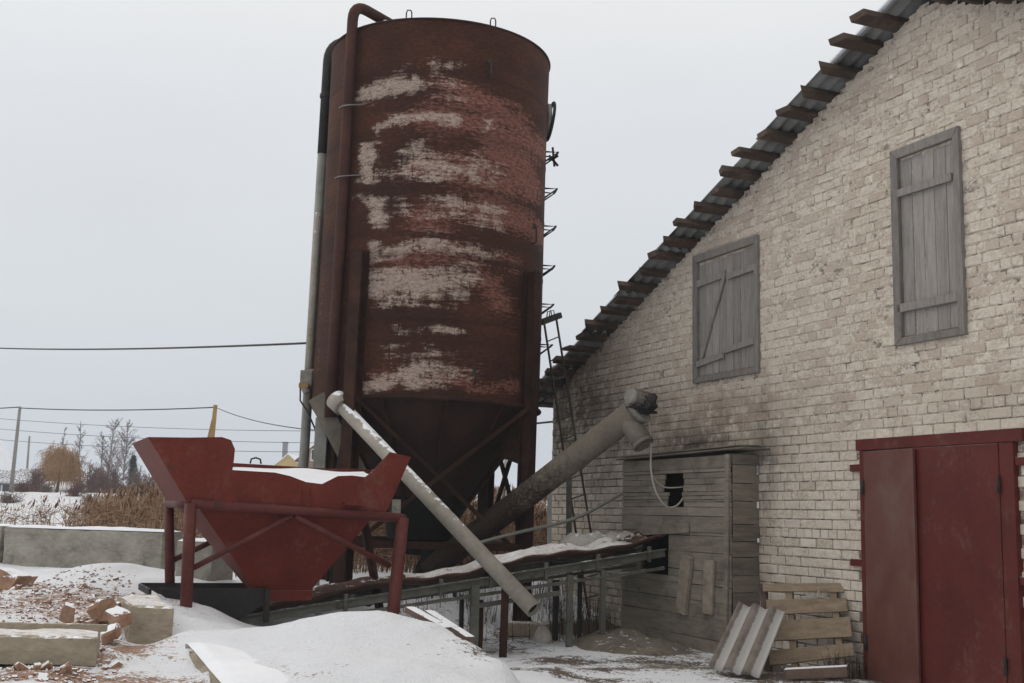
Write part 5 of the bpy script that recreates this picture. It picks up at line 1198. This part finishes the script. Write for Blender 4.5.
house('house', -23, 115, 3.2, 5, z_(470, 115, 0), z_(440, 115, 0), M['house_white'], M['roof_snow'], 'tall white house half cut by the left picture edge', True)
house('outbuilding', 30, 95, 3.4, 5, z_(479, 95, 30), z_(470, 95, 30), M['house_green'], M['roof_dark'], 'dark green outbuilding between the leaning pole and the willow', False)
house('outbuilding', 58, 84, 2.4, 4, z_(489, 84, 58), z_(483, 84, 58), M['house_white'], M['roof_snow'], 'pale low outbuilding with snow behind the willow trunk', False)
house('outbuilding', 92, 88, 2.6, 4, z_(489, 88, 92), z_(480, 88, 92), M['house_grey'], M['roof_snow'], 'low shed with thick snow on its roof right of the willow', False)

def pole(x0, y0, x1, y1, Y, r_, mat, label, name='utility_pole', arms=True, brace=None):
    a, b = at(x0, y0, Y), at(x1, y1, Y); g = gz(b.x, Y)-.3; q = a+(b-a)*((g-a.z)/(b.z-a.z)); e = empty(name, (q.x, q.y, g), label, 'pole', None)
    m = MB(); m.tube([q, a], [r_*1.25, r_*.85], 8); m.build('post', mat, e)
    if arms:
        m = MB(); c = a+V((0, 0, -.15)); m.bar(c-V((.5, 0, 0)), c+V((.5, 0, 0)), .06, .06); cr = m.build('cross_arm', M['dark_steel'], e)
        m = MB()
        for s_ in (-.45, .45): m.tube([c+V((s_, 0, .03)), c+V((s_, 0, .2))], [.04, .05], 8)
        m.build('insulator', M['house_white'], cr)
    if brace:
        p = at(brace[0], brace[1], Y); q2 = at(brace[2], brace[3], Y); g2 = gz(q2.x, Y)-.3; q3 = p+(q2-p)*((g2-p.z)/(q2.z-p.z)); m = MB(); m.bar(p, q3, r_*1.6, r_*1.6); m.build('brace', M['pole_wood'], e)
    return a
t1 = pole(20, 407, 13, 472, 62, .095, M['pole_conc'], 'leaning grey concrete utility pole near the left edge', arms=False)
pole(29.5, 436, 27, 470, 105, .10, M['pole_conc'], 'short distant grey pole right of the leaning one', arms=False)
t2 = pole(215.5, 405, 212, 440, 52, .11, M['pole_wood'], 'yellowish wooden utility pole with a slanting brace behind the hopper', arms=False, brace=(214, 420, 209, 441))
pole(506, 453, 504, 490, 70, .09, M['pole_conc'], 'thin grey pole seen between the silo legs', arms=False)
def wire(a, b, sag, r_, label, group='overhead wires', n=24):
    m = MB(); m.tube([a.lerp(b, k/n)+V((0, 0, -4*sag*(k/n)*(1-k/n))) for k in range(n+1)], r_, 5); tag(m.build('overhead_wire', M['rubber'], loc=a), label, 'wire', group)
wire(at(-60, 345, 36), at(330, 342, 17.0), .12, .018, 'upper thick overhead wire running to the silo')
wire(at(-120, 407, 70), t1, .15, .03, 'wire from the left edge to the leaning concrete pole')
wire(t1+V((0, 0, -.05)), t2+V((0, 0, -.1)), .12, .028, 'wire between the leaning pole and the yellowish pole')
wire(t2+V((0, 0, -.1)), at(560, 421, 18.6), .55, .017, 'wire from the yellowish pole down to the barn eave')
for i, (y0, y1, lab) in enumerate(((413, 431, 'uppermost of the three thin far wires'), (423, 443, 'middle one of the three thin far wires'), (434, 452, 'lowest of the three thin far wires'))):
    wire(at(-60, y0, 120), at(360, y1, 90), .5, .022, lab)

hz = bpy.data.materials.new('thin_haze'); hz.use_nodes = True; hn = hz.node_tree; hn.nodes.clear()
ho = hn.nodes.new('ShaderNodeOutputMaterial'); hv = hn.nodes.new('ShaderNodeVolumePrincipled'); hv.inputs['Density'].default_value = HAZE; hv.inputs['Color'].default_value = (.88, .93, 1, 1)
hn.links.new(hv.outputs[0], ho.inputs['Volume'])
m = MB(); m.box(V((0, 0, 5.0)), 1500, 1500, 19.0); tag(m.build('haze', hz, loc=V((0, 0, 5.0))), 'thin winter haze over the field', kind='stuff')
# ------------------------------------------------------------------ overcast light
w = bpy.data.worlds.new('World'); SC.world = w; w.use_nodes = True; nt = w.node_tree; nt.nodes.clear()
def wn(ty, **k):
    o = nt.nodes.new(ty)
    for a, b in k.items(): setattr(o, a, b)
    return o
out = wn('ShaderNodeOutputWorld'); bg = wn('ShaderNodeBackground'); nt.links.new(bg.outputs[0], out.inputs[0])
SUN_EL, SUN_AZ = 38, -60       # azimuth from +Y, positive to the right
sky = wn('ShaderNodeTexSky', sky_type='NISHITA'); sky.sun_disc = False; sky.sun_elevation = math.radians(SUN_EL); sky.sun_rotation = math.radians(SUN_AZ); sky.air_density = 1.2; sky.dust_density = 4
hs = wn('ShaderNodeHueSaturation'); hs.inputs['Saturation'].default_value = .25; nt.links.new(sky.outputs[0], hs.inputs['Color'])
tc = wn('ShaderNodeTexCoord'); sx = wn('ShaderNodeSeparateXYZ'); nt.links.new(tc.outputs['Generated'], sx.inputs[0])
rp = wn('ShaderNodeValToRGB'); e = rp.color_ramp.elements
cl = [(.0, (5.1, 5.5, 6.05)), (.06, (5.4, 5.75, 6.2)), (.16, (6.1, 6.4, 6.75)), (.32, (6.75, 7.0, 7.3)), (.6, (9.2, 9.0, 8.7)), (1, (11.0, 10.6, 10.0))]
while len(e) < len(cl): e.new(.5)
for i, (p, c) in enumerate(cl): e[i].position = p; e[i].color = (c[0]/10, c[1]/10, c[2]/10, 1)
nt.links.new(sx.outputs[2], rp.inputs[0])
nz2 = wn('ShaderNodeTexNoise'); nz2.inputs['Scale'].default_value = 2.2; nz2.inputs['Detail'].default_value = 5
mp = wn('ShaderNodeMapping'); mp.inputs['Scale'].default_value = (1, 1, 3); nt.links.new(tc.outputs['Generated'], mp.inputs[0]); nt.links.new(mp.outputs[0], nz2.inputs['Vector'])
mr = wn('ShaderNodeMapRange'); mr.inputs[1].default_value = .3; mr.inputs[2].default_value = .7; mr.inputs[3].default_value = .97; mr.inputs[4].default_value = 1.03; nt.links.new(nz2.outputs['Fac'], mr.inputs[0])
mul = wn('ShaderNodeMix', data_type='RGBA', blend_type='MULTIPLY'); mul.inputs[0].default_value = 1; nt.links.new(rp.outputs[0], mul.inputs[6]); nt.links.new(mr.outputs[0], mul.inputs[7])
sc10 = wn('ShaderNodeMix', data_type='RGBA', blend_type='MULTIPLY'); sc10.inputs[0].default_value = 1; sc10.inputs[7].default_value = (10, 10, 10, 1); nt.links.new(mul.outputs[2], sc10.inputs[6])
mx = wn('ShaderNodeMix', data_type='RGBA'); mx.inputs[0].default_value = .06; nt.links.new(sc10.outputs[2], mx.inputs[6]); nt.links.new(hs.outputs[0], mx.inputs[7])
nt.links.new(mx.outputs[2], bg.inputs[0]); bg.inputs[1].default_value = .1
sd = bpy.data.lights.new('sun', 'SUN'); sd.energy = .5; sd.angle = math.radians(25); sd.color = (1, .97, .93)
so = bpy.data.objects.new('sun', sd); COL.objects.link(so)
az, el = math.radians(SUN_AZ), math.radians(SUN_EL); dirv = V((math.sin(az)*math.cos(el), math.cos(az)*math.cos(el), math.sin(el)))
so.rotation_euler = dirv.to_track_quat('Z', 'Y').to_euler(); so.location = (-20, 20, 40)
SC.view_settings.view_transform = 'Standard'; SC.view_settings.look = 'None'; SC.view_settings.exposure = 0.14; SC.view_settings.gamma = 1
SC.render.engine = 'CYCLES'; SC.cycles.max_bounces = 6; SC.cycles.volume_bounces = 1; SC.cycles.use_denoising = True
